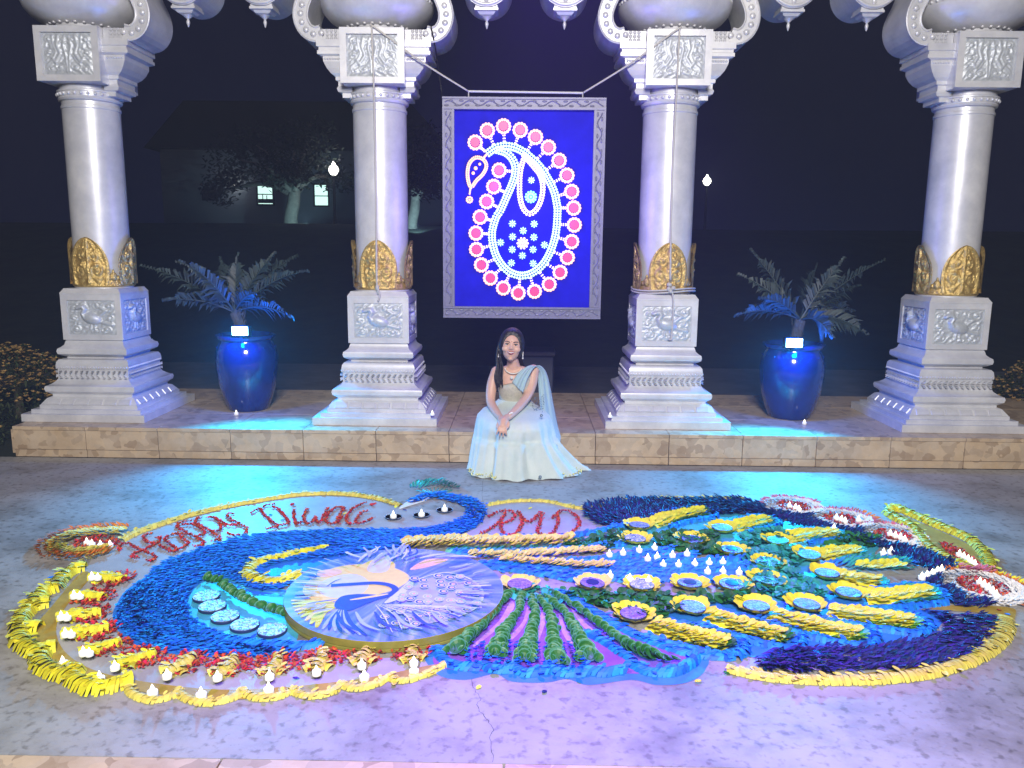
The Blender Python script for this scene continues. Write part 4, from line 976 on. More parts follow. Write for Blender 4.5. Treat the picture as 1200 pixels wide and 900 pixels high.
stroke([(410, 704), (430, 701), (455, 697)], .010, 'a_cream'); stroke([(383, 688), (392, 682), (400, 679)], .003, 'a_blue')
stroke([(466, 708), (478, 696), (484, 684), (478, 676)], .004, 'a_white'); art([(450, 708), (466, 694), (480, 682), (484, 690), (470, 702)], 'a_white')
art([(470, 712), (480, 690), (505, 678), (535, 676), (560, 686), (566, 700), (552, 716), (520, 728), (485, 732)], 'a_lilac')
stroke([(483, 682), (520, 672), (552, 680), (566, 697), (554, 716), (515, 731)], .006, 'a_white')
random.seed(9); eyes = []
for k in range(900):
    x, y = random.uniform(448, 562), random.uniform(676, 740)
    if ((x - 517) / 48) ** 2 + ((y - 703) / 27) ** 2 > 1 and not (x < 490 and 714 < y < 738 and x > 440): continue
    if any(abs(x - e[0]) < 10 and abs(y - e[1]) < 5.4 for e in eyes): continue
    eyes.append((x, y))
    def el(rx, ry, dx=0): return [(x + dx + rx * math.cos(q * 1.047), y + ry * math.sin(q * 1.047)) for q in range(6)]
    art(el(5.6, 2.8), 'a_white'); art(el(4.5, 2.1, .3), 'a_blue' if k % 3 else 'a_pale'); art(el(2.9, 1.3, .7), 'a_white'); art(el(1.6, .8, .8), 'a_pink')
for k in range(10): stroke([(440 + k * 3, 715), (450 + 12 * k, 728 - k), (460 + 11 * k, 748 - k * 3.5)], .003, 'a_white')
for k in range(7): stroke([(420 + k * 18, 664 - k), (430 + k * 19, 655 + k * .4), (446 + k * 19, 646 + 2.2 * k)], .010, 'a_pale' if k % 2 else 'a_white')
for k in range(6): stroke([(395 + k * 22, 724), (402 + k * 24, 738), (420 + k * 25, 747 - k)], .009, 'a_pale' if k % 2 else 'a_blue')

for k in range(90):
    a = random.uniform(0, 6.28); r1 = random.uniform(.42, .50); x0, y0 = 458 + 122 * r1 * 2 * math.cos(a), 697 + 54 * r1 * 2 * math.sin(a); f = random.uniform(.72, .88)
    if y0 < 690 or x0 > 540 or x0 < 390: stroke([(x0, y0), ((x0 - 458) * (1 + f) / 2 + 458 + random.uniform(-5, 5), (y0 - 697) * (1 + f) / 2 + 697), ((x0 - 458) * f + 458 + random.uniform(-9, 9), (y0 - 697) * f + 697)], random.uniform(.003, .009), random.choice(('a_pale', 'a_blue', 'a_white', 'a_lilac', 'a_pale')))
# ---- tail feathers with eye flowers
random.seed(13)
pe = MB(); pe.leaf((.046, 0, 0), 0, .066, .060, .38, .25); pe2 = MB(); pe2.leaf((.046, 0, 0), 0, .060, .066, .5, .2)
PE = {}
def eye_flower(lab, x, y, face, centre=None, tail=None, border=.1, green='p_green', group=None, pale=False, gr_from=.3):
    c = fl(x, y); t = thing('peacock_feather' if tail else 'petal_flower', lab, 'petal flower', c, 0, group)
    n = 11; off = random.random()
    for k in range(n):
        key = (pale, random.randrange(2))
        if key not in PE: o = (pe, pe2)[key[1]].build('petal', MT['p_pale' if pale else 'p_yellow'], t); PE[key] = o.data
        else: o = obj('petal', PE[key], t)
        o.location = (0, 0, .006 + .002 * (k % 2)); o.rotation_euler = (0, 0, 2 * math.pi * (k + off + random.uniform(-.18, .18)) / n); o.scale = (random.uniform(.92, 1.1),) * 3
    d = disc('disc', .062, .012, face, t, centre, (0, 0, .016)); d.rotation_euler = (random.uniform(-.05, .05), random.uniform(-.05, .05), 0)
    if tail:
        P = cat([p - c for p in [fl(*q) for q in tail]], 8)
        b = MB(); along(b, P, lambda f: .085 * (1 - .25 * f), .016, .044, .034, 4, .9, (.1, .45), z=.010, kind='leaf', hump=.018); ribs(b, P, .09, .03, .014, .3); tag(b.build('yellow_petals', MT['p_yellow'], t), kind='stuff')
        S = resample(P, .022); end = S[-1]
        for sgn, mm in ((1, green[0] if isinstance(green, tuple) else green), (-1, green[1] if isinstance(green, tuple) else green)):
            b = MB()
            for p, tt, f in S:
                if f < gr_from: continue
                for kk in range(2): b.leaf((p.x - tt.y * sgn * (.048 + .012 * kk), p.y + tt.x * sgn * (.048 + .012 * kk), .008), math.atan2(tt.y, tt.x) + sgn * (.75 + random.uniform(-.2, .2)), .046, .024, random.uniform(.2, .6))
            for k in range(5): a = math.atan2(end[1].y, end[1].x) + sgn * k * .3; b.leaf((end[0].x + .02 * math.cos(a), end[0].y + .02 * math.sin(a), .008), a, .06, .028, random.uniform(.2, .55))
            tag(b.build('green_leaves', MT[mm], t), kind='stuff')
        if border:
            up_ = [p + Vector((-tt.y, tt.x, 0)) * border for p, tt, f in S if f > .22]; lo = [p - Vector((-tt.y, tt.x, 0)) * border for p, tt, f in S if f > .1]
            a0 = math.atan2(end[1].y, end[1].x); tip = [end[0] + Vector((math.cos(a0 + s), math.sin(a0 + s), 0)) * border * 1.05 for s in (1.05, .5, 0, -.5, -1.05)]
            b = MB(); ribs(b, up_ + tip + lo[::-1], .046, .013, .024, .7); tag(b.build('blue_edge', MT['p_blue'], t), kind='stuff')
    return t
G1 = 'eye feathers of the petal peacock tail'
eye_flower('violet disc flower with pale petals next to the painted round board', 609, 690, 'disc_violet', pale=True)
eye_flower('violet disc flower with a dark heart above the green leaf strands', 694, 689, 'disc_violet', 'disc_navy', pale=True)
eye_flower('silvery disc flower touching a candle, below the blue strands', 752, 691, 'disc_silver')
eye_flower('yellow flower with navy centre just below the candle rows', 808, 689, 'disc_blue', 'disc_navy')
eye_flower('yellow flower with navy centre between the cyan disc flower and its navy twin', 857, 690, 'disc_blue', 'disc_navy')
eye_flower('yellow flower with navy centre above the rows of candles', 811, 637, 'disc_blue', 'disc_navy')
eye_flower('yellow flower with navy centre at the far end of the candle rows', 857, 649, 'disc_blue', 'disc_navy')
eye_flower('pale violet disc flower beside the long feather nearest the lettering', 744, 636, 'disc_silver')
eye_flower('small cyan disc flower with olive petals and no feather', 900, 664, 'disc_cyan')
eye_flower('bright cyan disc flower without a feather, below its smaller cyan twin', 898, 685, 'disc_cyan')
eye_flower('yellow feather with blue disc along the navy petals nearest the lettering', 749, 620, 'disc_blue', None, [(765, 617), (780, 611), (800, 606), (820, 603)], .1)
eye_flower('yellow feather with blue disc second along the navy petals', 846, 623, 'disc_blue', None, [(860, 621), (875, 617), (895, 613)], .09, 'p_teal')
eye_flower('yellow feather with turquoise disc below the first white ring', 911, 638, 'disc_cyan', None, [(928, 633), (950, 629), (975, 629)], .09, 'p_teal')
eye_flower('short yellow feather with blue disc beside the cyan flowers', 948, 655, 'disc_blue', None, [(963, 654), (980, 651), (1000, 649)], 0, 'p_teal')
eye_flower('yellow feather with blue disc pointing to the bare floor gap', 969, 677, 'disc_blue', None, [(985, 679), (1003, 682), (1024, 685)], 0, 'p_teal', gr_from=2)
eye_flower('broad yellow feather with teal leaves reaching the white petal ring', 994, 700, 'disc_blue', None, [(1015, 704), (1040, 703), (1065, 700), (1084, 698)], .105, 'p_teal')
eye_flower('long yellow feather with bright green leaf tips beside the navy field', 945, 714, 'disc_blue', None, [(970, 719), (1000, 724), (1030, 728), (1062, 732)], .1, ('p_teal', 'p_lime'))
eye_flower('long yellow feather with bright green fringe along its lower edge', 886, 716, 'disc_blue', None, [(905, 724), (930, 732), (965, 740), (998, 746)], .1, ('p_teal', 'p_lime'))
eye_flower('yellow feather with blue disc next to last before the green strands', 811, 717, 'disc_blue', None, [(830, 725), (858, 734), (885, 741), (912, 748)], .1, 'p_green')
eye_flower('yellow feather with violet disc along the blue petal rope', 742, 725, 'disc_violet', None, [(763, 735), (790, 744), (815, 750), (843, 757)], .105, 'p_green')
ft = thing('peacock_feather', 'feather of teal leaves and yellow petals without a flower disc', 'petal flower', fl(1000, 668), 0, G1)
P0 = fl(1000, 668); P = [p - P0 for p in W([(985, 665), (1010, 664), (1035, 663), (1060, 665)], 0)]
b = MB(); along(b, P, .14, .016, .05, .022, 6, .7, z=.006); tag(b.build('teal_leaves', MT['p_teal'], ft), kind='stuff')
b = MB(); along(b, [p - P0 for p in W([(1003, 669), (1025, 670), (1050, 668)], 0)], .05, .018, .05, .04, 2, .8, z=.016, kind='leaf'); tag(b.build('yellow_petals', MT['p_yellow'], ft), kind='stuff')
b = MB(); along(b, [p - P0 for p in W([(965, 668), (990, 662), (1030, 658), (1070, 664)], 0)], .05, .013, .036, .016, 3, .8, z=.006); tag(b.build('blue_edge', MT['p_blue'], ft), kind='stuff')

# ---- patches of leaves between the flowers
def patch(lab, pts, m, dens=2600, L=.05, Wd=.045):
    b = MB(); poly = W(pts, 0, 4, True); fill(b, poly, dens, L, Wd, lambda q: random.uniform(0, 6.28), (.15, .6), (.002, .012), 'leaf')
    return piece('leaf_patch', b, m, lab, 'leaves', 'leaf patches of the tail', 'stuff')
patch('green leaf patch below the row of navy centred flowers', [(650, 697), (725, 699), (780, 701), (835, 701), (870, 698), (885, 704), (855, 710), (820, 706), (790, 716), (770, 728), (700, 712)], 'p_green')
patch('green leaf patch at the end of the thick yellow band', [(665, 641), (700, 633), (728, 623), (740, 630), (728, 640), (690, 647)], 'p_green')
patch('green leaf patch above the candles', [(768, 632), (790, 627), (815, 625), (838, 630), (835, 640), (845, 652), (825, 652), (795, 648), (775, 642)], 'p_green')
patch('teal leaf patch between the cyan flowers and the blue disc feathers', [(875, 650), (930, 645), (938, 660), (925, 670), (950, 685), (965, 700), (930, 704), (880, 700), (865, 690), (880, 672)], 'p_teal', 3000)
patch('teal leaf patch under the second navy edge feather', [(866, 636), (885, 626), (915, 624), (925, 630), (890, 640), (872, 645)], 'p_teal')
patch('green leaf patch beside the two candles near the white rings', [(985, 634), (1010, 628), (1030, 634), (1020, 642), (990, 648), (965, 648)], 'p_green')
patch('blue green leaf patch at the head of the green strands', [(595, 700), (630, 690), (655, 694), (672, 705), (650, 716), (620, 712)], 'p_teal', 1800, .036, .032)

# ---- strands
def strand(lab, pts, w, m, group, L=.036, Wd=.7, across=3, kind='rib', z=.006, step=.013, hump=.024):
    b = MB()
    if kind == 'rib': ribs(b, W(pts, 0), w, step, hump, Wd)
    else: along(b, W(pts, 0), w, step, L, Wd, across, .8, (.2, .6), z=z, kind=kind, hump=hump)
    return piece('petal_strand', b, m, lab, 'petal strand', group, 'stuff')
SG = 'petal strands of the tail'
strand('blue petal strand along the upper side of the thick yellow band', [(475, 638), (560, 633), (640, 632), (690, 626), (735, 616), (790, 606), (836, 602)], .05, 'p_blue', SG)
strand('thick band of yellow petals beside the lettering circle', [(470, 642), (520, 640), (570, 640.5), (620, 639.5), (667, 637)], lambda f: .13 * math.sin(math.pi * min(.9, f + .12)) ** .5, 'p_pale', SG, .05, .05, 4, 'leaf', .010, .022, .016)
strand('teal petal strand under the thick yellow band', [(525, 646), (580, 647), (640, 646), (690, 643)], .05, 'p_teal', SG)
strand('blue petal strand under the teal strand', [(530, 650), (610, 651), (680, 646), (733, 638)], .05, 'p_blue', SG)
strand('pale yellow thin strand, the upper of two', [(548, 655), (600, 656), (650, 653), (703, 650)], .05, 'p_pale', SG, .04, .03, 2, 'leaf')
strand('pale yellow thin strand, the lower of two', [(585, 661), (630, 664), (680, 667.5), (713, 668)], .05, 'p_pale', SG, .04, .03, 2, 'leaf')
for k, pts in enumerate(([(615, 660), (660, 661), (720, 654), (790, 644)], [(640, 663), (700, 663), (770, 657), (815, 651)], [(700, 664), (760, 664), (830, 659), (868, 656)], [(715, 668), (770, 668.5), (840, 666), (885, 664)],
                         [(690, 671), (760, 673), (830, 672), (880, 671)], [(650, 671), (720, 677), (790, 680), (860, 681)], [(575, 661), (640, 669), (700, 677), (770, 686)], [(560, 663), (610, 670), (660, 678), (690, 684)])):
    strand(('blue petal strand %s of the fan under the candles' % ('first', 'second', 'third', 'fourth', 'fifth', 'sixth', 'seventh', 'last')[k]), pts, .06, 'p_blue', SG)
strand('blue petal rope bounding the green leaf strands', [(655, 694), (690, 714), (730, 738), (775, 757), (812, 768), (855, 772)], .055, 'p_blue', SG, hump=.02)
strand('short blue petal strand between two green leaf strands', [(686, 742), (705, 752), (722, 763), (738, 773)], .045, 'p_blue', SG)
GS = [('widest green leaf strand beside the painted round board', [(598, 700), (585, 714), (568, 735), (545, 757), (530, 772)], lambda f: .85 + .5 * f, 2), ('green leaf strand second from the painted round board', [(612, 703), (606, 724), (590, 748), (580, 774)], lambda f: .75 + .45 * f, 1),
      ('green leaf strand third from the painted round board', [(622, 706), (628, 724), (622, 750), (614, 780)], lambda f: .75 + .45 * f, 1), ('green leaf strand fourth from the painted round board', [(634, 708), (646, 730), (648, 755), (654, 783)], lambda f: .75 + .5 * f, 1),
      ('green leaf strand fifth from the painted round board', [(643, 706), (664, 728), (678, 752), (692, 780)], lambda f: .75 + .5 * f, 1), ('green leaf strand along the blue petal rope', [(655, 704), (685, 724), (715, 748), (755, 772), (785, 777)], lambda f: .8 + .4 * f, 1)]
for lab, pts, sz, both in GS:
    t = thing('leaf_strand', lab, 'leaf strand', (0, 0, 0), 0, 'green leaf strands of the tail'); P = W(pts, 0)
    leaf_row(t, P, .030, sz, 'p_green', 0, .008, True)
    half = P[int(len(P) * .55):]
    for s in (-1, 1):
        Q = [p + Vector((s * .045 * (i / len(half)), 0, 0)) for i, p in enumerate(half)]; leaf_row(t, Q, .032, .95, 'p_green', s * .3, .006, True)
b = MB()
for arc_ in ([(514, 762), (520, 774), (536, 782), (562, 783)], [(564, 780), (580, 786), (600, 786)], [(600, 784), (616, 790), (638, 788)], [(640, 784), (660, 790), (684, 790)], [(684, 786), (706, 790), (730, 786)], [(738, 778), (760, 789), (788, 789), (808, 780), (815, 772)]):
    ribs(b, W(arc_, 0), .055, .016, .026, .5)
for arc_ in ([(556, 757), (560, 778)], [(596, 756), (597, 782)], [(630, 760), (632, 784)], [(668, 756), (672, 786)]): along(b, W(arc_, 0), .07, .02, .046, .026, 3, 1.0, (.2, .6), z=.004)
piece('petal_strand', b, 'p_blue', 'scalloped blue petal edge ending the green leaf strands', 'petal strand', SG, 'stuff')

# ---- navy petal fields
RING_C = [(fl(930, 595.5), .185), (fl(985, 610.5), .185), (fl(1046, 629.5), .185), (fl(1151, 690), .20)]
def clear(q): return all(math.hypot(q[0] - c.x, q[1] - c.y) > r * .98 for c, r in RING_C)
def navy(lab, pts, a0):
    b = MB(); fill(b, W(pts, 0, 4, True), 6500, .05, .017, lambda q: a0 + random.uniform(-.7, .7) + .6 * math.sin(q[0] * 5 + q[1] * 4), (.08, .5), (.003, .018), 'petal', clear); return piece('navy_petals', b, 'p_navy', lab, 'petals', 'navy petal fields', 'stuff')
navy('navy petal field between the lettering circle and the first white ring', [(688, 596), (737, 588), (825, 585.5), (867, 586.5), (900, 595), (925, 606), (905, 608), (870, 603), (842, 606), (820, 601), (762, 612), (707, 617)], 2.6)
navy('navy petals winding along the white petal rings', [(905, 603), (945, 601), (965, 612), (1005, 620), (1025, 634), (1060, 642), (1100, 655), (1118, 668), (1085, 668), (1050, 657), (1042, 645), (1005, 640), (990, 626), (950, 621), (920, 614)], .4)
navy('small navy petal field touching the largest white ring', [(1078, 682), (1105, 672), (1125, 680), (1135, 695), (1160, 706), (1155, 714), (1115, 711), (1105, 694)], .2)
navy('wide navy petal field inside the yellow arc', [(1075, 715), (1100, 720), (1125, 722), (1157, 726), (1150, 748), (1120, 773), (1060, 786), (980, 789), (895, 785), (880, 776), (905, 764), (960, 760), (1030, 760), (1085, 748), (1102, 735), (1090, 722)], -.3)

# ---- white rings with red petals
def circle(c, r, n=40, a0=0, a1=360): return [Vector((c.x + r * math.cos(R(a0 + (a1 - a0) * k / n)), c.y + r * math.sin(R(a0 + (a1 - a0) * k / n)), 0)) for k in range(n + 1)]
def ring_oval(lab, x, y, r, fringe):
    c = fl(x, y); t = thing('petal_ring', lab, 'petal ring', c, 0, 'white petal rings'); Z = Vector((0, 0, 0))
    MB().lathe([(r * .98, .001), (r * .97, .004), (0, .0045)], 40).build('white_base', MT['p_white'], t)
    b = MB(); along(b, circle(Z, r * .83), r * .30, .012, .034, .024, 4, 1, (.05, .35), z=.003, hump=.008); tag(b.build('white_petals', MT['p_white'], t), kind='stuff')
    b = MB(); fill(b, circle(Z, r * .60, 30), 7000, .022, .014, lambda q: random.uniform(0, 6.28), (.1, .8), (.003, .014)); tag(b.build('red_petals', MT['p_red'], t), kind='stuff')
    for (a0, a1, m, rr) in fringe:
        b = MB()
        for p in circle(Z, r * rr, int(abs(a1 - a0) / 2.6), a0, a1): a = math.atan2(p.y, p.x); b.petal((p.x, p.y, .006), a + random.uniform(-.2, .2), .055, .018, random.uniform(.1, .5))
        tag(b.build('fringe_petals', MT[m], t), kind='stuff')
ring_oval('white petal ring with red heart at the end of the top navy field', 930, 595.5, .185, [(20, 165, 'p_pink', .95)])
ring_oval('white petal ring with red heart second from the top navy field', 985, 610.5, .185, [(-20, 120, 'p_pink', .95), (-10, 60, 'p_orange', 1.1)])
ring_oval('white petal ring with red heart touching the gold paisley', 1046, 629.5, .185, [(40, 150, 'p_pink', .95)])
ring_oval('largest white petal ring with orange fringe past the gold paisley', 1151, 690, .20, [(-70, 110, 'p_orange', .98), (-60, 90, 'p_yellow', 1.08)])

# ---- gold paisleys and border ropes
BG = 'gold petal borders'
def border(lab, pts, w, m='p_yellow', L=.036, Wd=.022, across=3, kind='rib', step=.012, spread=1.0, hump=.024): return strand(lab, pts, w, m, BG, L, .2, across, kind, .006, step, hump)
border('long gold petal rope curving over the Happy Diwali lettering', [(143, 635), (165, 624), (215, 607), (260, 596), (300, 588.5), (350, 581), (400, 580), (440, 585), (468, 593)], lambda f: .05 - .015 * f, 'p_pale')
border('thin cream petal line over the initials', [(571, 593), (600, 588.5), (640, 588.5), (685, 597), (730, 588), (800, 584.5), (870, 585)], .03, 'p_pale', .025, .015, 2)
pq = thing('petal_paisley', 'curled orange and yellow paisley where the gold rope starts', 'petal paisley', fl(100, 640)); c0 = fl(100, 640)
def loc_(pts, c): return [p - c for p in W(pts, 0)]
b = MB(); along(b, loc_([(148, 622), (120, 622), (80, 627), (56, 638), (54, 650), (72, 656), (100, 655), (125, 649)], c0), .075, .013, .045, .02, 3, .7, (.2, .6)); tag(b.build('orange_petals', MT['p_orange'], pq), kind='stuff')
b = MB(); along(b, loc_([(146, 626), (115, 627), (84, 631), (66, 640), (68, 648), (90, 652), (120, 648)], c0), .075, .013, .04, .026, 4, .8, (.1, .4), kind='leaf', z=.01, hump=.016); tag(b.build('yellow_petals', MT['p_pale'], pq), kind='stuff')
b = MB(); fill(b, loc_([(83, 641), (95, 633), (120, 630), (136, 634), (136, 641), (115, 646), (95, 647)] , c0), 7000, .022, .014, lambda q: random.uniform(0, 6.28), (.1, .8), (.003, .014)); tag(b.build('red_petals', MT['p_red'], pq), kind='stuff')
b = MB(); along(b, loc_([(134, 645), (120, 652), (100, 660), (86, 667)], c0), .03, .013, .03, .018, 2, .8, kind='leaf'); tag(b.build('tail_petals', MT['p_pale'], pq), kind='stuff')
pq = thing('petal_paisley', 'tall gold outlined paisley beside the white petal rings', 'petal paisley', fl(1110, 640)); c0 = fl(1110, 640)
b = MB(); ribs(b, loc_([(1040, 601), (1047, 597), (1056, 599), (1075, 607), (1105, 620), (1135, 633), (1152, 648), (1160, 662), (1158, 670)], c0), .075, .012, .034, .12)
ribs(b, loc_([(1040, 602), (1050, 609), (1070, 620), (1080, 633), (1090, 644), (1110, 656), (1135, 668)], c0), .07, .012, .034, .12); tag(b.build('gold_petals', MT['p_yellow'], pq), kind='stuff')
b = MB(); fill(b, loc_([(1100, 637), (1118, 642), (1138, 655), (1150, 667), (1130, 664), (1110, 650)], c0), 7000, .024, .015, lambda q: random.uniform(0, 6.28), (.1, .8), (.003, .014)); tag(b.build('red_petals', MT['p_red'], pq), kind='stuff')
b = MB(); along(b, loc_([(1122, 668), (1140, 671), (1158, 671)], c0), .06, .012, .04, .02, 4, .9); tag(b.build('pink_petals', MT['p_pink'], pq), kind='stuff')
border('long yellow petal arc round the wide navy field', [(1177, 726), (1178, 736), (1172, 750), (1155, 765), (1128, 779), (1080, 792), (1010, 799), (930, 798), (885, 793), (858, 787)], lambda f: .085 - .035 * f, 'p_pale', .042, .03, 4)
SC = [[(101, 667), (86, 670), (70, 682), (65, 692)], [(66, 691), (50, 697), (40, 710), (45, 715)], [(58, 709), (38, 714), (24, 728), (24, 740)], [(48, 738), (28, 740), (23, 752), (34, 762), (48, 768)], [(66, 760), (50, 765), (46, 778), (60, 788), (80, 796)], [(88, 787), (86, 797), (104, 808), (128, 808), (150, 801)],
      [(148, 803), (156, 815), (178, 822), (200, 818), (208, 812)], [(207, 812), (222, 821), (246, 825), (270, 820), (284, 812)], [(284, 812), (300, 819), (325, 818), (343, 811)], [(343, 811), (360, 817), (384, 814), (399, 805)], [(399, 803), (415, 808), (438, 804), (455, 795)], [(455, 794), (470, 799), (495, 793), (521, 780)]]
num = ['first', 'second', 'third', 'fourth', 'fifth', 'sixth', 'seventh', 'eighth', 'ninth', 'tenth', 'eleventh', 'last']
for k, pts in enumerate(SC):
    wd = .085 if k < 6 else .04
    b = MB(); ribs(b, W(pts, 0), wd, .012, .040 if k < 6 else .018, .12, rag=.16)
    piece('petal_scallop', b, 'p_yellow' if k < 6 else 'p_pale', '%s yellow petal scallop counted from the curled paisley' % num[k], 'petal scallop', 'scalloped petal border', None)
RO = [(134, 681), (111, 702), (104, 722), (112, 742), (127, 759), (167, 773), (217, 779), (268, 781), (322, 780), (375, 775), (426, 769), (481, 766)]
OUT = [(108, 679), (87, 701), (72, 726), (77, 746), (98, 768), (135, 785), (196, 795), (255, 797), (316, 796), (371, 791), (424, 783), (485, 780)]
for k, (x, y) in enumerate(RO):
    c = fl(x, y); t = thing('red_petal_round', '%s round of red petals with a yellow finger counted from the curled paisley' % num[k], 'petal round', c, 0, 'red petal rounds of the border')
    b = MB(); fill(b, circle(Vector((0, 0, 0)), (.092 if k < 10 else .082), 26), 7500, .022, .015, lambda q: random.uniform(0, 6.28), (.05, .6), (.003, .014)); tag(b.build('red_petals', MT['p_red'], t), kind='stuff')
    e = fl(*OUT[k]) - c; st = -e * .45
    b = MB(); ribs(b, cat([st, st * .4 + Vector((.012, .0, 0)), e * .5, e * .95], 6), lambda f: .042 + .02 * math.sin(f * 3), .012, .036, .3)
    for s in (-1, 1): ribs(b, [e * .30, e * .58 + Vector((-e.y, e.x, 0)) * s * .40], .04, .012, .022, .2)
    tag(b.build('yellow_petals', MT['p_yellow' if k < 6 else 'p_pale'], t), kind='stuff')

# ---- lettering in red petals
def word(lab, letters, conv, r=.030):
    t = thing('petal_lettering', lab, 'lettering', (0, 0, 0), 0, 'red petal lettering')
    for strokes in letters:
        b = MB()
        for st in strokes:
            P = [conv(*p) for p in st]
            P = W(P, 0) if len(P) > 1 else None
            if P is None: q = fl(*conv(*st[0])); d_ = MB(); [d_.leaf((q.x + random.uniform(-.012, .012), q.y + random.uniform(-.015, .015), .004), random.uniform(0, 6), .024, .02, .4) for _ in range(6)]; d_.build('letter_dot', MT['p_red'], t); continue
            for p, tt, f in resample(P, .008):
                for kk in range(3): b.petal((p.x + random.uniform(-r, r) * .22, p.y + random.uniform(-r, r) * .24, random.uniform(.003, .010)), random.uniform(0, 6.28), .0155, .0125, random.uniform(.1, .9))
        b.build('letter', MT['p_red'], t)
c7 = lambda x, y: (120 + x / 6, 570 + y / 6)
c2_ = lambda x, y: (250 + x / 4, 540 + y / 4)
c3_ = lambda x, y: (450 + x / 4, 540 + y / 4)
c8 = lambda x, y: (130 + x / 7.06, 590 + y / 7.06)
c9 = lambda x, y: (290 + x / 7.5, 580 + y / 7.5)
word('red petal word Happy under the gold rope', [
    [[(75, 400), (62, 375), (90, 350), (150, 345), (190, 370), (245, 400), (300, 420), (355, 445), (370, 470), (340, 490), (298, 485)], [(335, 265), (290, 275), (270, 300), (300, 330), (350, 345), (395, 330), (405, 295), (375, 300)], [(375, 345), (310, 380), (245, 410), (185, 430), (180, 455), (225, 465)]],
    [[(610, 265), (550, 265), (470, 285), (450, 315), (500, 360), (550, 400), (520, 412), (460, 395), (400, 360)], [(560, 265), (600, 310), (640, 340), (600, 375), (550, 395)]],
    [[(660, 155), (600, 165), (550, 185), (560, 215), (620, 250), (680, 285), (740, 310), (770, 335), (740, 365), (690, 370)], [(600, 190), (660, 185), (720, 205), (770, 240), (770, 265), (700, 292)]],
    [[(745, 130), (710, 140), (700, 165), (740, 195), (800, 230), (860, 265), (900, 295), (900, 315), (845, 322)], [(800, 130), (850, 130), (890, 155), (915, 205), (890, 240), (840, 242)]],
    [[(1020, 95), (970, 100), (970, 125), (1010, 155), (1070, 185), (1120, 215), (1120, 250), (1080, 275), (1020, 280), (965, 262)], [(860, 130), (910, 160), (960, 190), (1020, 195), (1060, 175)]]], c8)
word('red petal word Diwali ending near the peacock head', [
    [[(35, 175), (60, 155), (120, 125), (180, 100), (240, 95)], [(110, 130), (140, 175), (190, 225), (240, 265), (270, 285), (210, 310), (165, 310)], [(215, 115), (270, 135), (320, 190), (360, 240), (350, 270), (280, 285)]],
    [[(415, 140), (405, 200), (420, 255), (440, 270), (470, 250)], [(400, 97)]], [[(530, 135), (495, 195), (505, 250), (540, 265), (580, 240), (600, 205), (610, 250), (640, 255), (670, 200), (710, 125)]],
    [[(850, 125), (790, 120), (730, 160), (690, 220), (710, 262), (770, 265), (830, 200)], [(850, 125), (810, 190), (790, 235), (800, 262)]], [[(1035, 80), (960, 115), (900, 160), (870, 220), (880, 262), (930, 268)]],
    [[(1060, 155), (1010, 165), (970, 210), (950, 255), (1000, 262), (1060, 240), (1105, 215)], [(1100, 100)]]], c9, .028)
word('red petal initials RMD inside the cream outlined circle', [
    [[(570, 250), (545, 290), (500, 328), (448, 352)], [(488, 270), (530, 248), (585, 242), (612, 262), (590, 290), (548, 305), (560, 345), (600, 357), (632, 335)]],
    [[(632, 335), (648, 290), (628, 246), (660, 285), (690, 292), (740, 248), (732, 300), (722, 340), (752, 355), (790, 350)]],
    [[(812, 258), (815, 300), (790, 350)], [(790, 275), (830, 242), (878, 248), (912, 285), (905, 322), (860, 350), (810, 352)]]], c3_, .040)

# ---- candles
def make_candle():
    t = thing('tealight_candle', 'candle', 'candle')
    MB().lathe([(.0195, 0), (.0205, .002), (.0205, .019), (.0195, .021), (.017, .0205), (.006, .0215)], 16).build('cup', MT['cup'], t, True)
    MB().lathe([(.004, .021), (.0085, .027), (.0080, .033), (.0035, .043), (.0, .050)], 8).build('flame', MT['flame'], t, True)
    return t
cp = make_candle(); first_c = [True]
def candle(x, y, lab, group, z=.004, s=1.0):
    t = cp if first_c[0] else copy_tree(cp); first_c[0] = False
    t.location = fl(x, y, z); t.scale = (s * .86,) * 3; t.rotation_euler = (0, 0, random.uniform(0, 6)); t['label'] = lab; t['group'] = group; return t
for k, (x, y) in enumerate(((714, 652), (730, 650), (749, 647), (767, 644), (759, 657), (770, 655), (788, 653), (805, 651), (777, 664), (795, 664), (814, 663), (831, 662), (847, 661), (829, 672), (847, 672), (866, 673), (715, 677), (738, 681), (760, 683))):
    r_ = 'lettering side' if k < 4 else ''
    lab = ['first', 'second', 'third', 'fourth'][k] + ' tealight in the upper candle row on the blue strands' if k < 4 else ['first', 'second', 'third', 'fourth'][k - 4] + ' tealight in the second candle row on the blue strands' if k < 8 else num[k - 8] + ' tealight in the third candle row on the blue strands' if k < 13 else ['first', 'second', 'third'][k - 13] + ' tealight in the short row before the cyan flowers' if k < 16 else ['first', 'second', 'third'][k - 16] + ' tealight along the flowers below the blue strands'
    candle(x, y, lab, 'tealights on the tail', .018)
for k, (x, y) in enumerate(OUT):
    candle(x, y, 'tealight on the yellow finger of the %s red petal round' % num[k], 'tealights along the scalloped border', .034)
    if k < 5: candle(x + 7, y + .5, 'second tealight close beside the one on the %s red petal round' % num[k], 'tealights along the scalloped border', .030, .9)
for k, (x, y) in enumerate(((74, 781), (117, 799), (179, 815), (236, 818), (315, 812), (427, 797), (485, 790))):
    candle(x, y, 'tealight on the gold edge before the %s petal scallop' % ('fifth', 'sixth', 'seventh', 'eighth', 'ninth', 'eleventh', 'last')[k], 'tealights along the scalloped border', .005, 1.12)
for k, (x, y) in enumerate(((102, 638), (108, 640), (118, 641), (129, 641))): candle(x, y, '%s tealight inside the curled orange paisley' % num[k], 'tealights in the petal ornaments', .012)
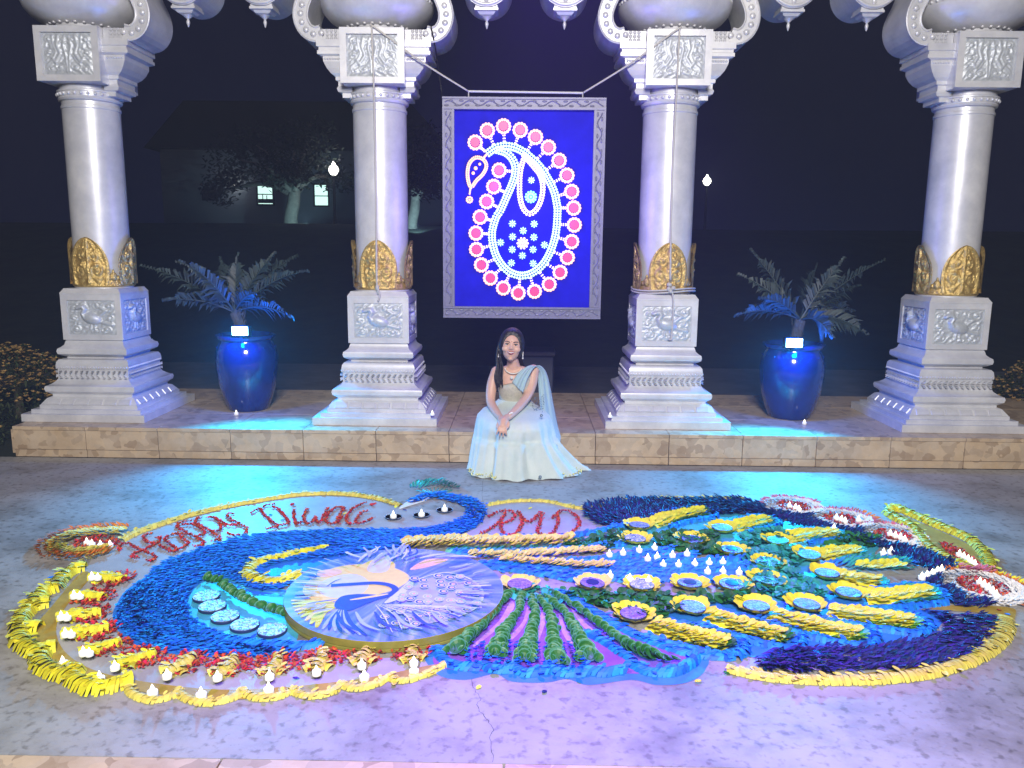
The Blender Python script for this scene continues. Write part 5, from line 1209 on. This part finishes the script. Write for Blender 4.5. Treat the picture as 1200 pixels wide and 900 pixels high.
for q, (nm, pts) in enumerate((('white ring at the navy field end', ((925, 595), (932, 597), (936, 599))), ('second white ring', ((980, 609), (986, 611), (990, 613), (1006, 611))), ('white ring touching the gold paisley', ((1043, 628), (1049, 630), (1055, 632), (1060, 635))), ('largest white ring', ((1148, 685), (1153, 688), (1158, 692), (1163, 696), (1167, 700))), ('tall gold paisley', ((1124, 652), (1129, 655), (1134, 658), (1138, 661), (1142, 664))), ('bare floor gap by the small navy field', ((1080, 679), (1086, 677), (1092, 675), (1098, 672), (1103, 670))))):
    for k, (x, y) in enumerate(pts): candle(x, y, '%s tealight in the line across the %s' % (num[k], nm), 'tealights in the petal ornaments', .014)
candle(977, 622, 'lone tealight on navy petals below the second white ring', 'tealights in the petal ornaments', .012, 1.1)
candle(1035, 651, 'first of two tealights side by side on the floor gap', 'tealights in the petal ornaments', .006, 1.1); candle(1044, 649, 'second of two tealights side by side on the floor gap', 'tealights in the petal ornaments', .006, 1.1)
for k, (x, y) in enumerate(((461, 607), (494, 605), (521, 599))):
    nm = ('farthest from the neck', 'in the middle', 'closest to the neck')[k]
    t = thing('candle_dish', 'small dark dish under the tealight %s below the peacock head' % nm, 'dish', fl(x, y, .002), 0, 'dishes below the peacock head'); 
    autosmooth(MB().lathe([(.035, 0), (.052, .004), (.055, .010), (.050, .009), (.03, .006), (0, .006)], 24).build('plate', MT['disc_rim'], t), 50); MB().lathe([(.054, .0095), (.056, .012), (.051, .0115), (.050, .0095)], 24).build('beaded_rim', MT['disc_silver'], t)
    candle(x, y, 'tealight in the dish %s below the peacock head' % nm, 'tealights below the peacock head', .009, 1.15)
for x, y, lab in ((277, 486, 'tealight on the terrace before the deep blue pot'), (942.5, 497, 'tealight on the terrace before the pale-reflection pot')): candle(x, y, lab, 'tealights on the terrace', T + .001)
p = pv(507, 486, YC - .465); c = candle(507, 487, 'tealight on the plinth of the knotted-rope column', 'tealights on the terrace'); c.location = (CX[1] + .462, YC - .462, T + .086)
c = candle(711, 487, 'tealight on the plinth of the collar-tied rope column', 'tealights on the terrace'); c.location = (CX[2] - .462, YC - .462, T + .086)

# loose petals that strayed off the design
random.seed(77)
for m, n_ in (('p_blue', 12), ('p_yellow', 10), ('p_red', 9), ('p_navy', 12), ('p_green', 8)):
    b = MB()
    for k in range(n_):
        a = random.uniform(0, 6.28); r = random.uniform(.98, 1.05); q = fl(600 + 560 * r * math.cos(a), 700 + 105 * r * math.sin(a)) if random.random() < .6 else fl(random.uniform(540, 900), random.uniform(640, 690))
        b.leaf((q.x, q.y, .003), random.uniform(0, 6.28), .028, .02, random.uniform(0, .2))
    tag(b.build('stray_petals', MT[m]), 'loose %s scattered round the rangoli' % {'p_blue': 'blue petals', 'p_yellow': 'yellow petals', 'p_red': 'red petals', 'p_navy': 'navy petals', 'p_green': 'green leaves'}[m], 'petals', None, 'stuff')
# ================================================================== the seated woman
random.seed(31)
MT.update(
    skin=mat('skin', (.72, .44, .33), .45, sub=.12, c2=(.76, .47, .35), scale=25),
    hair=mat('dark_hair', (.012, .009, .009), .38, bump=.3, bscale=90),
    gown=mat('aqua_tulle', (.56, .68, .68), .8, sheen=.3, c2=(.68, .76, .74), scale=7),
    bodice=mat('cream_lace', (.66, .62, .50), .5, c2=(.52, .50, .40), scale=60, bump=.5, bscale=150),
    drape=mat('aqua_drape', (.40, .56, .62), .8, sheen=.3), jewel=mat('silver_jewel', (.82, .78, .72), .3), lip=mat('lip', (.38, .07, .09), .35), white_eye=mat('eye_white', (.8, .78, .75), .3), dark_eye=mat('iris', (.015, .01, .008), .2), sequin=mat('blue_sequin', (.04, .12, .22), .4))
PB = Vector((pv(603, 490, 6.1).x, 6.1, T))
woman = thing('person', 'woman in a pale aqua gown sitting on the terrace edge with clasped hands', 'person', PB)
def q_(x, y, Y): return pv(x, y, Y) - PB
def taper(b, pts, rads, n=12):
    P = cat(pts, 5); b.tube(P, lambda f: (lambda g: rads[min(int(g), len(rads) - 2)] * (1 - (g - min(int(g), len(rads) - 2))) + rads[min(int(g), len(rads) - 2) + 1] * (g - min(int(g), len(rads) - 2)))(f * (len(rads) - 1)), n)
    b.ball(P[0], rads[0], 12, 8); b.ball(P[-1], rads[-1], 12, 8)
def loft(b, rings, n=40, top=True, bot=True):
    vs = []; fs = []
    for R_ in rings:
        for k in range(n): a = 2 * math.pi * k / n; vs.append(R_(a))
    m_ = len(rings)
    for i in range(m_ - 1):
        for k in range(n): fs.append((i * n + k, i * n + (k + 1) % n, (i + 1) * n + (k + 1) % n, (i + 1) * n + k))
    if bot: fs.append(tuple(reversed(range(n))))
    if top: fs.append(tuple((m_ - 1) * n + k for k in range(n)))
    b.add(vs, fs)
def ell(c, rx, ry, dz=None): return lambda a: (c.x + rx * math.cos(a), c.y + ry * math.sin(a), c.z + (dz(a) if dz else 0))
body = MB()
loft(body, [ell(q_(603, 492, 6.19), .15, .11), ell(q_(603, 480, 6.17), .125, .095), ell(q_(603, 470, 6.15), .108, .082), ell(q_(603, 458, 6.13), .118, .088), ell(q_(603, 448, 6.125), .13, .088), ell(q_(603, 439, 6.13), .140, .075), ell(q_(603, 432.5, 6.14), .125, .058), ell(q_(602, 429, 6.14), .075, .048)], 32)
HC = q_(599.5, 405.5, 6.075)
taper(body, [q_(602, 434, 6.14), q_(601, 424, 6.115), HC + Vector((0, .02, -.07))], [.062, .047, .046])
taper(body, [q_(582, 436, 6.13), q_(576.5, 452, 6.09), q_(575, 470, 6.02), q_(580, 481, 5.90), q_(587, 490.5, 5.745)], [.047, .044, .036, .034, .024])
taper(body, [q_(625, 434, 6.14), q_(623, 449, 6.10), q_(618, 464, 6.03), q_(608, 477, 5.90), q_(596, 489, 5.735)], [.047, .044, .036, .034, .024])
# clasped hands: one palm over the other, fingers hanging over the knees
taper(body, [q_(594, 489, 5.735), q_(590.5, 494, 5.675), q_(589, 499, 5.645)], [.025, .034, .030])
taper(body, [q_(587, 490, 5.745), q_(588, 495, 5.69), q_(590, 500, 5.668)], [.025, .032, .028])
for k, (kx, kl) in enumerate(((-3.6, 10), (-1.4, 12.2), (.9, 12.5), (3.2, 10.5))):
    s = q_(589.3 + kx * 1.15, 499, 5.638); e = q_(588 + kx * 1.7, 499 + kl, 5.618); mid = (s + e) / 2 + Vector((0, -.016, .004))
    taper(body, [s, mid, e], [.0088, .0082, .0064], 8)
taper(body, [q_(594, 492, 5.69), q_(596.5, 497, 5.650), q_(594.5, 502, 5.632)], [.011, .0095, .0075], 8)
taper(body, [q_(585, 494, 5.70), q_(582.5, 499, 5.655), q_(583.5, 503, 5.640)], [.011, .0095, .0075], 8)
# head
head = MB(); nu, nv = 40, 30; hv = []; hf = []
tilt = Matrix.Rotation(R(-7), 3, 'X') @ Matrix.Rotation(R(4), 3, 'Y')
def hp(v): return HC + tilt @ Vector(v)
for j in range(nv + 1):
    t = math.pi * j / nv - math.pi / 2
    for k in range(nu):
        a = 2 * math.pi * k / nu; x, y, z = math.cos(t) * math.cos(a), math.cos(t) * math.sin(a), math.sin(t)
        jaw = 1 - .26 * max(0, -z) ** 1.6; w = .086 * jaw; d = .092 * (1 - .12 * max(0, -z))
        yy = y * d + (-.010 * max(0, -z) ** 2 if y < 0 else 0)
        if y < 0: yy = -abs(yy) * (1 - .10 * (abs(x) ** 3)) 
        if y < -.55 and abs(x) < .62 and .02 < z < .30: yy += .006 * (1 - abs(abs(x) - .36) / .3) if abs(abs(x) - .36) < .3 else 0
        hv.append(hp((x * w, yy, z * .118)))
head.add(hv, [(j * nu + k, j * nu + (k + 1) % nu, (j + 1) * nu + (k + 1) % nu, (j + 1) * nu + k) for j in range(nv) for k in range(nu)])
body.add(head.v, head.f)
for c, r, sc in (((0, -.094, -.016), .015, (.95, 1, .85)), ((0, -.090, .004), .010, (.75, .9, 2.0)), ((.011, -.089, -.019), .009, (1, .9, .8)), ((-.011, -.089, -.019), .009, (1, .9, .8)), ((.043, -.062, -.024), .030, (1, .85, .8)), ((-.043, -.062, -.024), .030, (1, .85, .8)), ((0, -.080, -.095), .019, (1.2, .8, .8)), ((.087, .005, -.005), .02, (.5, .8, 1.4)), ((-.087, .005, -.005), .02, (.5, .8, 1.4))):
    t_ = MB().ball((0, 0, 0), r, 12, 8, sc); body.add([hp(Vector(p) + Vector(c)) for p in t_.v], t_.f)
bo = body.build('body', MT['skin'], woman, True)
rm = bo.modifiers.new('r', 'REMESH'); rm.mode = 'VOXEL'; rm.voxel_size = .0052; rm.use_smooth_shade = True
sm = bo.modifiers.new('s', 'SMOOTH'); sm.iterations = 3; sm.factor = .5
dg = bpy.context.evaluated_depsgraph_get(); me = bpy.data.meshes.new_from_object(bo.evaluated_get(dg)); bo.modifiers.clear(); bo.data = me
if not me.materials: me.materials.append(MT['skin'])
me.polygons.foreach_set('use_smooth', [True] * len(me.polygons))
def facebit(name, m, fn): 
    b = MB(); fn(b); return MB().add([hp(p) for p in b.v], b.f).build(name, MT[m], woman, True)
for s in (-1, 1):
    e = facebit('eye', 'white_eye', lambda b: b.ball((s * .033, -.0785, .010), .0125, 12, 8, (1.15, .5, .40)))
    MB().add([hp(p) for p in MB().ball((s * .033, -.0838, .010), .0066, 10, 8, (1, .4, .80)).v], MB().ball((0, 0, 0), 1, 10, 8).f).build('iris', MT['dark_eye'], e, True)
    facebit('eyelid', 'dark_eye', lambda b: b.tube([(s * (.017 + .031 * k / 5), -.0862 + .008 * (k / 5) ** 2, .0135 + .0032 * math.sin(k / 5 * 3.1)) for k in range(6)], .0030, 6))
    facebit('eyebrow', 'hair', lambda b: b.tube([(s * (.014 + .038 * k / 5), -.0890 + .012 * (k / 5) ** 2, .027 + .007 * math.sin(k / 5 * 2.6)) for k in range(6)], lambda f: .0032 * (1 - .6 * f), 6))
    facebit('earring', 'jewel', lambda b: b.tube([(s * .092, -.012, -.035), (s * .094, -.013, -.085)], .004, 6).ball((s * .094, -.013, -.088), .007, 8, 6))
facebit('teeth', 'white_eye', lambda b: b.tube([(-.025 + .050 * k / 8, -.0890 + .014 * (2 * k / 8 - 1) ** 2, -.0510 + .010 * (2 * k / 8 - 1) ** 2) for k in range(9)], .0052, 8))
def lips(b):
    b.tube([(-.033 + .066 * k / 8, -.0905 + .020 * (2 * k / 8 - 1) ** 2, -.0445 + .0110 * (2 * k / 8 - 1) ** 2) for k in range(9)], lambda f: .0030 * math.sin(f * 2.7 + .25) + .0008, 8)
    b.tube([(-.033 + .066 * k / 8, -.0895 + .020 * (2 * k / 8 - 1) ** 2, -.0600 + .0265 * (2 * k / 8 - 1) ** 2) for k in range(9)], lambda f: .0042 * math.sin(f * 2.7 + .25) + .0008, 8)
facebit('lips', 'lip', lips)
facebit('forehead_dot', 'lip', lambda b: b.ball((0, -.0915, .034), .003, 8, 6, (1, .4, 1)))
# hair: a cap that leaves the face free, plus long locks over one shoulder
hr = MB(); hv = []
for j in range(nv + 1):
    t = math.pi * j / nv - math.pi / 2
    for k in range(nu):
        a = 2 * math.pi * k / nu; d = Vector((math.cos(t) * math.cos(a), math.cos(t) * math.sin(a), math.sin(t)))
        fa = math.hypot(d.x / .80, (d.z + .20) / .92) if d.y < .12 else 2
        k_ = min(max((fa - .80) / .28, 0), 1); k_ = k_ * k_ * (3 - 2 * k_)
        if d.y >= -.15 and d.z > -.8: k_ = max(k_, 1)
        part = .012 * abs(math.sin(a * 9 + d.z * 5)) 
        s = .86 + k_ * .30
        hv.append(hp((d.x * .089 * s * (1 - .1 * max(0, -d.z)), d.y * .096 * s + .006, d.z * .121 * (s if d.z > 0 else .75 + .3 * k_) + .004)))
hr.add(hv, [(j * nu + k, j * nu + (k + 1) % nu, (j + 1) * nu + (k + 1) % nu, (j + 1) * nu + k) for j in range(nv) for k in range(nu)])
for k in range(26):
    u = random.uniform(-1, 1); v = random.uniform(-1, 1)
    hr.tube(cat([hp((-.080 + .014 * u, .025 + .03 * v, .03)), hp((-.096 + .012 * u, .015 + .03 * v, -.06)), q_(585.5 + 3.5 * u, 430, 6.07 + .03 * v), q_(584 + 4.6 * u, 441, 6.035 + .012 * v), q_(585 + 4.2 * u, 446 + 9 * random.random(), 6.02)], 5), lambda f: .010 * (1 - .75 * f) + .001, 6)
for k in range(18):
    u = random.uniform(-1, 1); hr.tube(cat([hp((.05 + .03 * u, .05, .02)), hp((.055 + .03 * u, .075, -.07)), q_(610 + 7 * u, 432, 6.20), q_(610 + 9 * u, 446 + 6 * random.random(), 6.22)], 5), lambda f: .011 * (1 - .6 * f), 6)
hr.build('hair', MT['hair'], woman, True)
# bodice with a slanting neckline, then the gown
bd = MB()
def neck(a): return .050 * math.cos(a) - .012 + (.02 if math.sin(a) > 0 else -.012 * (1 - abs(math.cos(a))))
loft(bd, [ell(q_(603, 478, 6.165), .128, .100), ell(q_(603, 470, 6.148), .116, .092), ell(q_(603, 461, 6.13), .124, .102), ell(q_(603, 453, 6.12), .136, .112), ell(q_(603, 447, 6.12), .139, .106, lambda a: neck(a) * .4), ell(q_(603.5, 442, 6.125), .139, .090, lambda a: neck(a))], 48, False, False)
bdo = bd.build('bodice', MT['bodice'], woman, True); sd = bdo.modifiers.new('t', 'SOLIDIFY'); sd.thickness = .005
gz = [(.50, 603, 6.150, .120, .120, .095), (.465, 603, 6.115, .165, .165, .135), (.435, 603, 6.055, .245, .235, .205), (.400, 603.5, 5.985, .285, .272, .265), (.350, 604, 5.955, .296, .288, .280), (.300, 604, 5.945, .299, .298, .275), (.262, 604, 5.930, .300, .306, .255), (.235, 604, 5.845, .301, .325, .205), (.18, 604, 5.832, .304, .365, .208), (.12, 604, 5.820, .310, .415, .214), (.06, 604, 5.808, .318, .475, .222), (.012, 604, 5.80, .330, .545, .232), (.004, 604, 5.80, .334, .555, .236)]
def gring(z, px, cy, rl, rr, ry, f):
    cx = (px - 612.5) / 930 * 6.05
    def g(a):
        ca, sa = math.cos(a), math.sin(a); rx = rr if ca > 0 else rl; d = min(1.1, max(0, (f - .18) * 1.9))
        w = 1 + d * (.045 * math.sin(13 * a + 2.2 * f) + .035 * math.sin(23 * a + 1.3 + 3 * f) + .045 * math.sin(7 * a + .6) + .004 * math.sin(41 * a))
        kn = .030 * math.exp(-((z - .36) / .07) ** 2) * (math.exp(-((a + 2.05) / .33) ** 2) + math.exp(-((a - (2 * math.pi - 1.05)) / .33) ** 2) + math.exp(-((a + 1.05) / .33) ** 2) + math.exp(-((a - (2 * math.pi - 2.05)) / .33) ** 2)) if z > .2 else 0
        pw = abs(ca) ** 2 + abs(sa) ** 2
        y = cy + (ry * w + kn) * sa
        if z < .25: y = min(y, 6.045)
        tr = 1.0
        if ca > 0 and z < .24: y = y + .10 * ca ** 3 * (1 - z / .24); y = min(y, 6.045)
        return (cx - PB.x + rx * w * ca, y - PB.y, z - PB.z + (.005 * math.sin(17 * a) * (z < .02)) + .004 * (z < .02))
    return g
gz2 = []
for a_, b_ in zip(gz, gz[1:]):
    for k in range(3): u = k / 3; gz2.append(tuple(p * (1 - u) + q * u for p, q in zip(a_, b_)))
gz2.append(gz[-1])
gw = MB(); loft(gw, [gring(*g_, i / (len(gz2) - 1)) for i, g_ in enumerate(gz2)], 180, False, False)
go = gw.build('gown', MT['gown'], woman, True)
he = MB(); hem = gring(*gz[-1], 1.0)
for k in range(150):
    a = math.pi + random.random() * math.pi
    if not (math.pi * 1.02 < a < math.pi * 1.38 or math.pi * 1.72 < a < math.pi * 1.9) : continue
    p = hem(a); he.ball((p[0], p[1] - .004, p[2] + random.uniform(.008, .035)), random.uniform(.004, .008), 6, 4)
tag(he.build('hem_embroidery', mat('hem_thread', (.55, .55, .25), .4, .3), go), kind='stuff')
sq = MB()
for k in range(90):
    u, v = random.random(), random.random(); p = q_(624 + 14 * u, 462 + 20 * v + (1 - u) * 4, 6.045 - .1 * v); sq.ball(p, random.uniform(.0015, .0038), 6, 4)
for (x, y, Y) in ((634.5, 487, 5.80), (633, 559, 5.57)):
    for k in range(6): p = q_(x, y, Y - .02); sq.ball((p.x + .008 * math.cos(k), p.y, p.z + .008 * math.sin(k)), .005, 6, 4)
tag(sq.build('sequins', MT['sequin'], woman), kind='stuff')
# drape from the shoulder down to the floor
lp = cat([q_(600, 448, 6.015), q_(607, 438, 6.035), q_(616, 431, 6.075), q_(624, 429, 6.12), q_(630, 437, 6.16), q_(631, 455, 6.13), q_(633, 480, 6.02), q_(637, 505, 5.90), q_(641, 528, 5.78), q_(640, 545, 5.70)], 6)
rp_ = cat([q_(613, 461, 6.005), q_(618, 446, 6.02), q_(626, 432, 6.06), q_(634, 430, 6.13), q_(641, 440, 6.19), q_(646, 462, 6.20), q_(650, 483, 6.16), q_(654, 503, 6.06), q_(657, 515, 5.90), q_(650, 540, 5.74)], 6)
dv = []; ncol = 14
for i, (a_, b_) in enumerate(zip(lp, rp_)):
    for k in range(ncol + 1):
        u = k / ncol; p = a_ * (1 - u) + b_ * u; f = i / len(lp); p = p + Vector((.0, -.020 * math.sin(math.pi * u), .004)) + Vector((0, -1, .3)) * (.010 * math.sin(u * 15 + f * 4))
        dv.append(p)
dr = MB().add(dv, [(i * (ncol + 1) + k, i * (ncol + 1) + k + 1, (i + 1) * (ncol + 1) + k + 1, (i + 1) * (ncol + 1) + k) for i in range(len(lp) - 1) for k in range(ncol)])
do = dr.build('drape', MT['drape'], woman, True); sd = do.modifiers.new('t', 'SOLIDIFY'); sd.thickness = .004
nk = MB()
for k in range(27):
    a = R(200 + 140 * k / 26); p = q_(601.5, 431, 6.115) + Vector((.068 * math.cos(a), -.012 + .062 * math.sin(a), .012 + .052 * math.sin(a) * .9)); nk.ball(p, .0055, 6, 5)
nk.ball(q_(599.5, 442.5, 6.02), .012, 8, 6, (1, .6, 1.2)); nk.build('necklace', MT['jewel'], woman)
br = MB(); w0 = q_(597.5, 487, 5.755)
for k in range(16): a = 2 * math.pi * k / 16; br.ball((w0.x + .020 * math.cos(a), w0.y - .027 * math.sin(a) * .7, w0.z + .016 * math.cos(a) + .018 * math.sin(a)), .0055, 6, 4)
br.build('bracelet', MT['jewel'], woman)
# ================================================================== night haze volume added to imitate lens bloom round the lamps
def bloom_haze(density):
    m = bpy.data.materials.new('bloom_haze'); m.use_nodes = True; nt = m.node_tree; nt.nodes.clear()
    o = nt.nodes.new('ShaderNodeOutputMaterial'); v = nt.nodes.new('ShaderNodeVolumePrincipled'); v.inputs['Color'].default_value = (.72, .76, 1, 1); v.inputs['Density'].default_value = density; v.inputs['Anisotropy'].default_value = .2
    nt.links.new(v.outputs[0], o.inputs['Volume'])
    h = MB().box((0, 40, 8.2), (150, 130, 20)).build('bloom_haze', m); tag(h, kind='stuff')
bloom_haze(.0058)
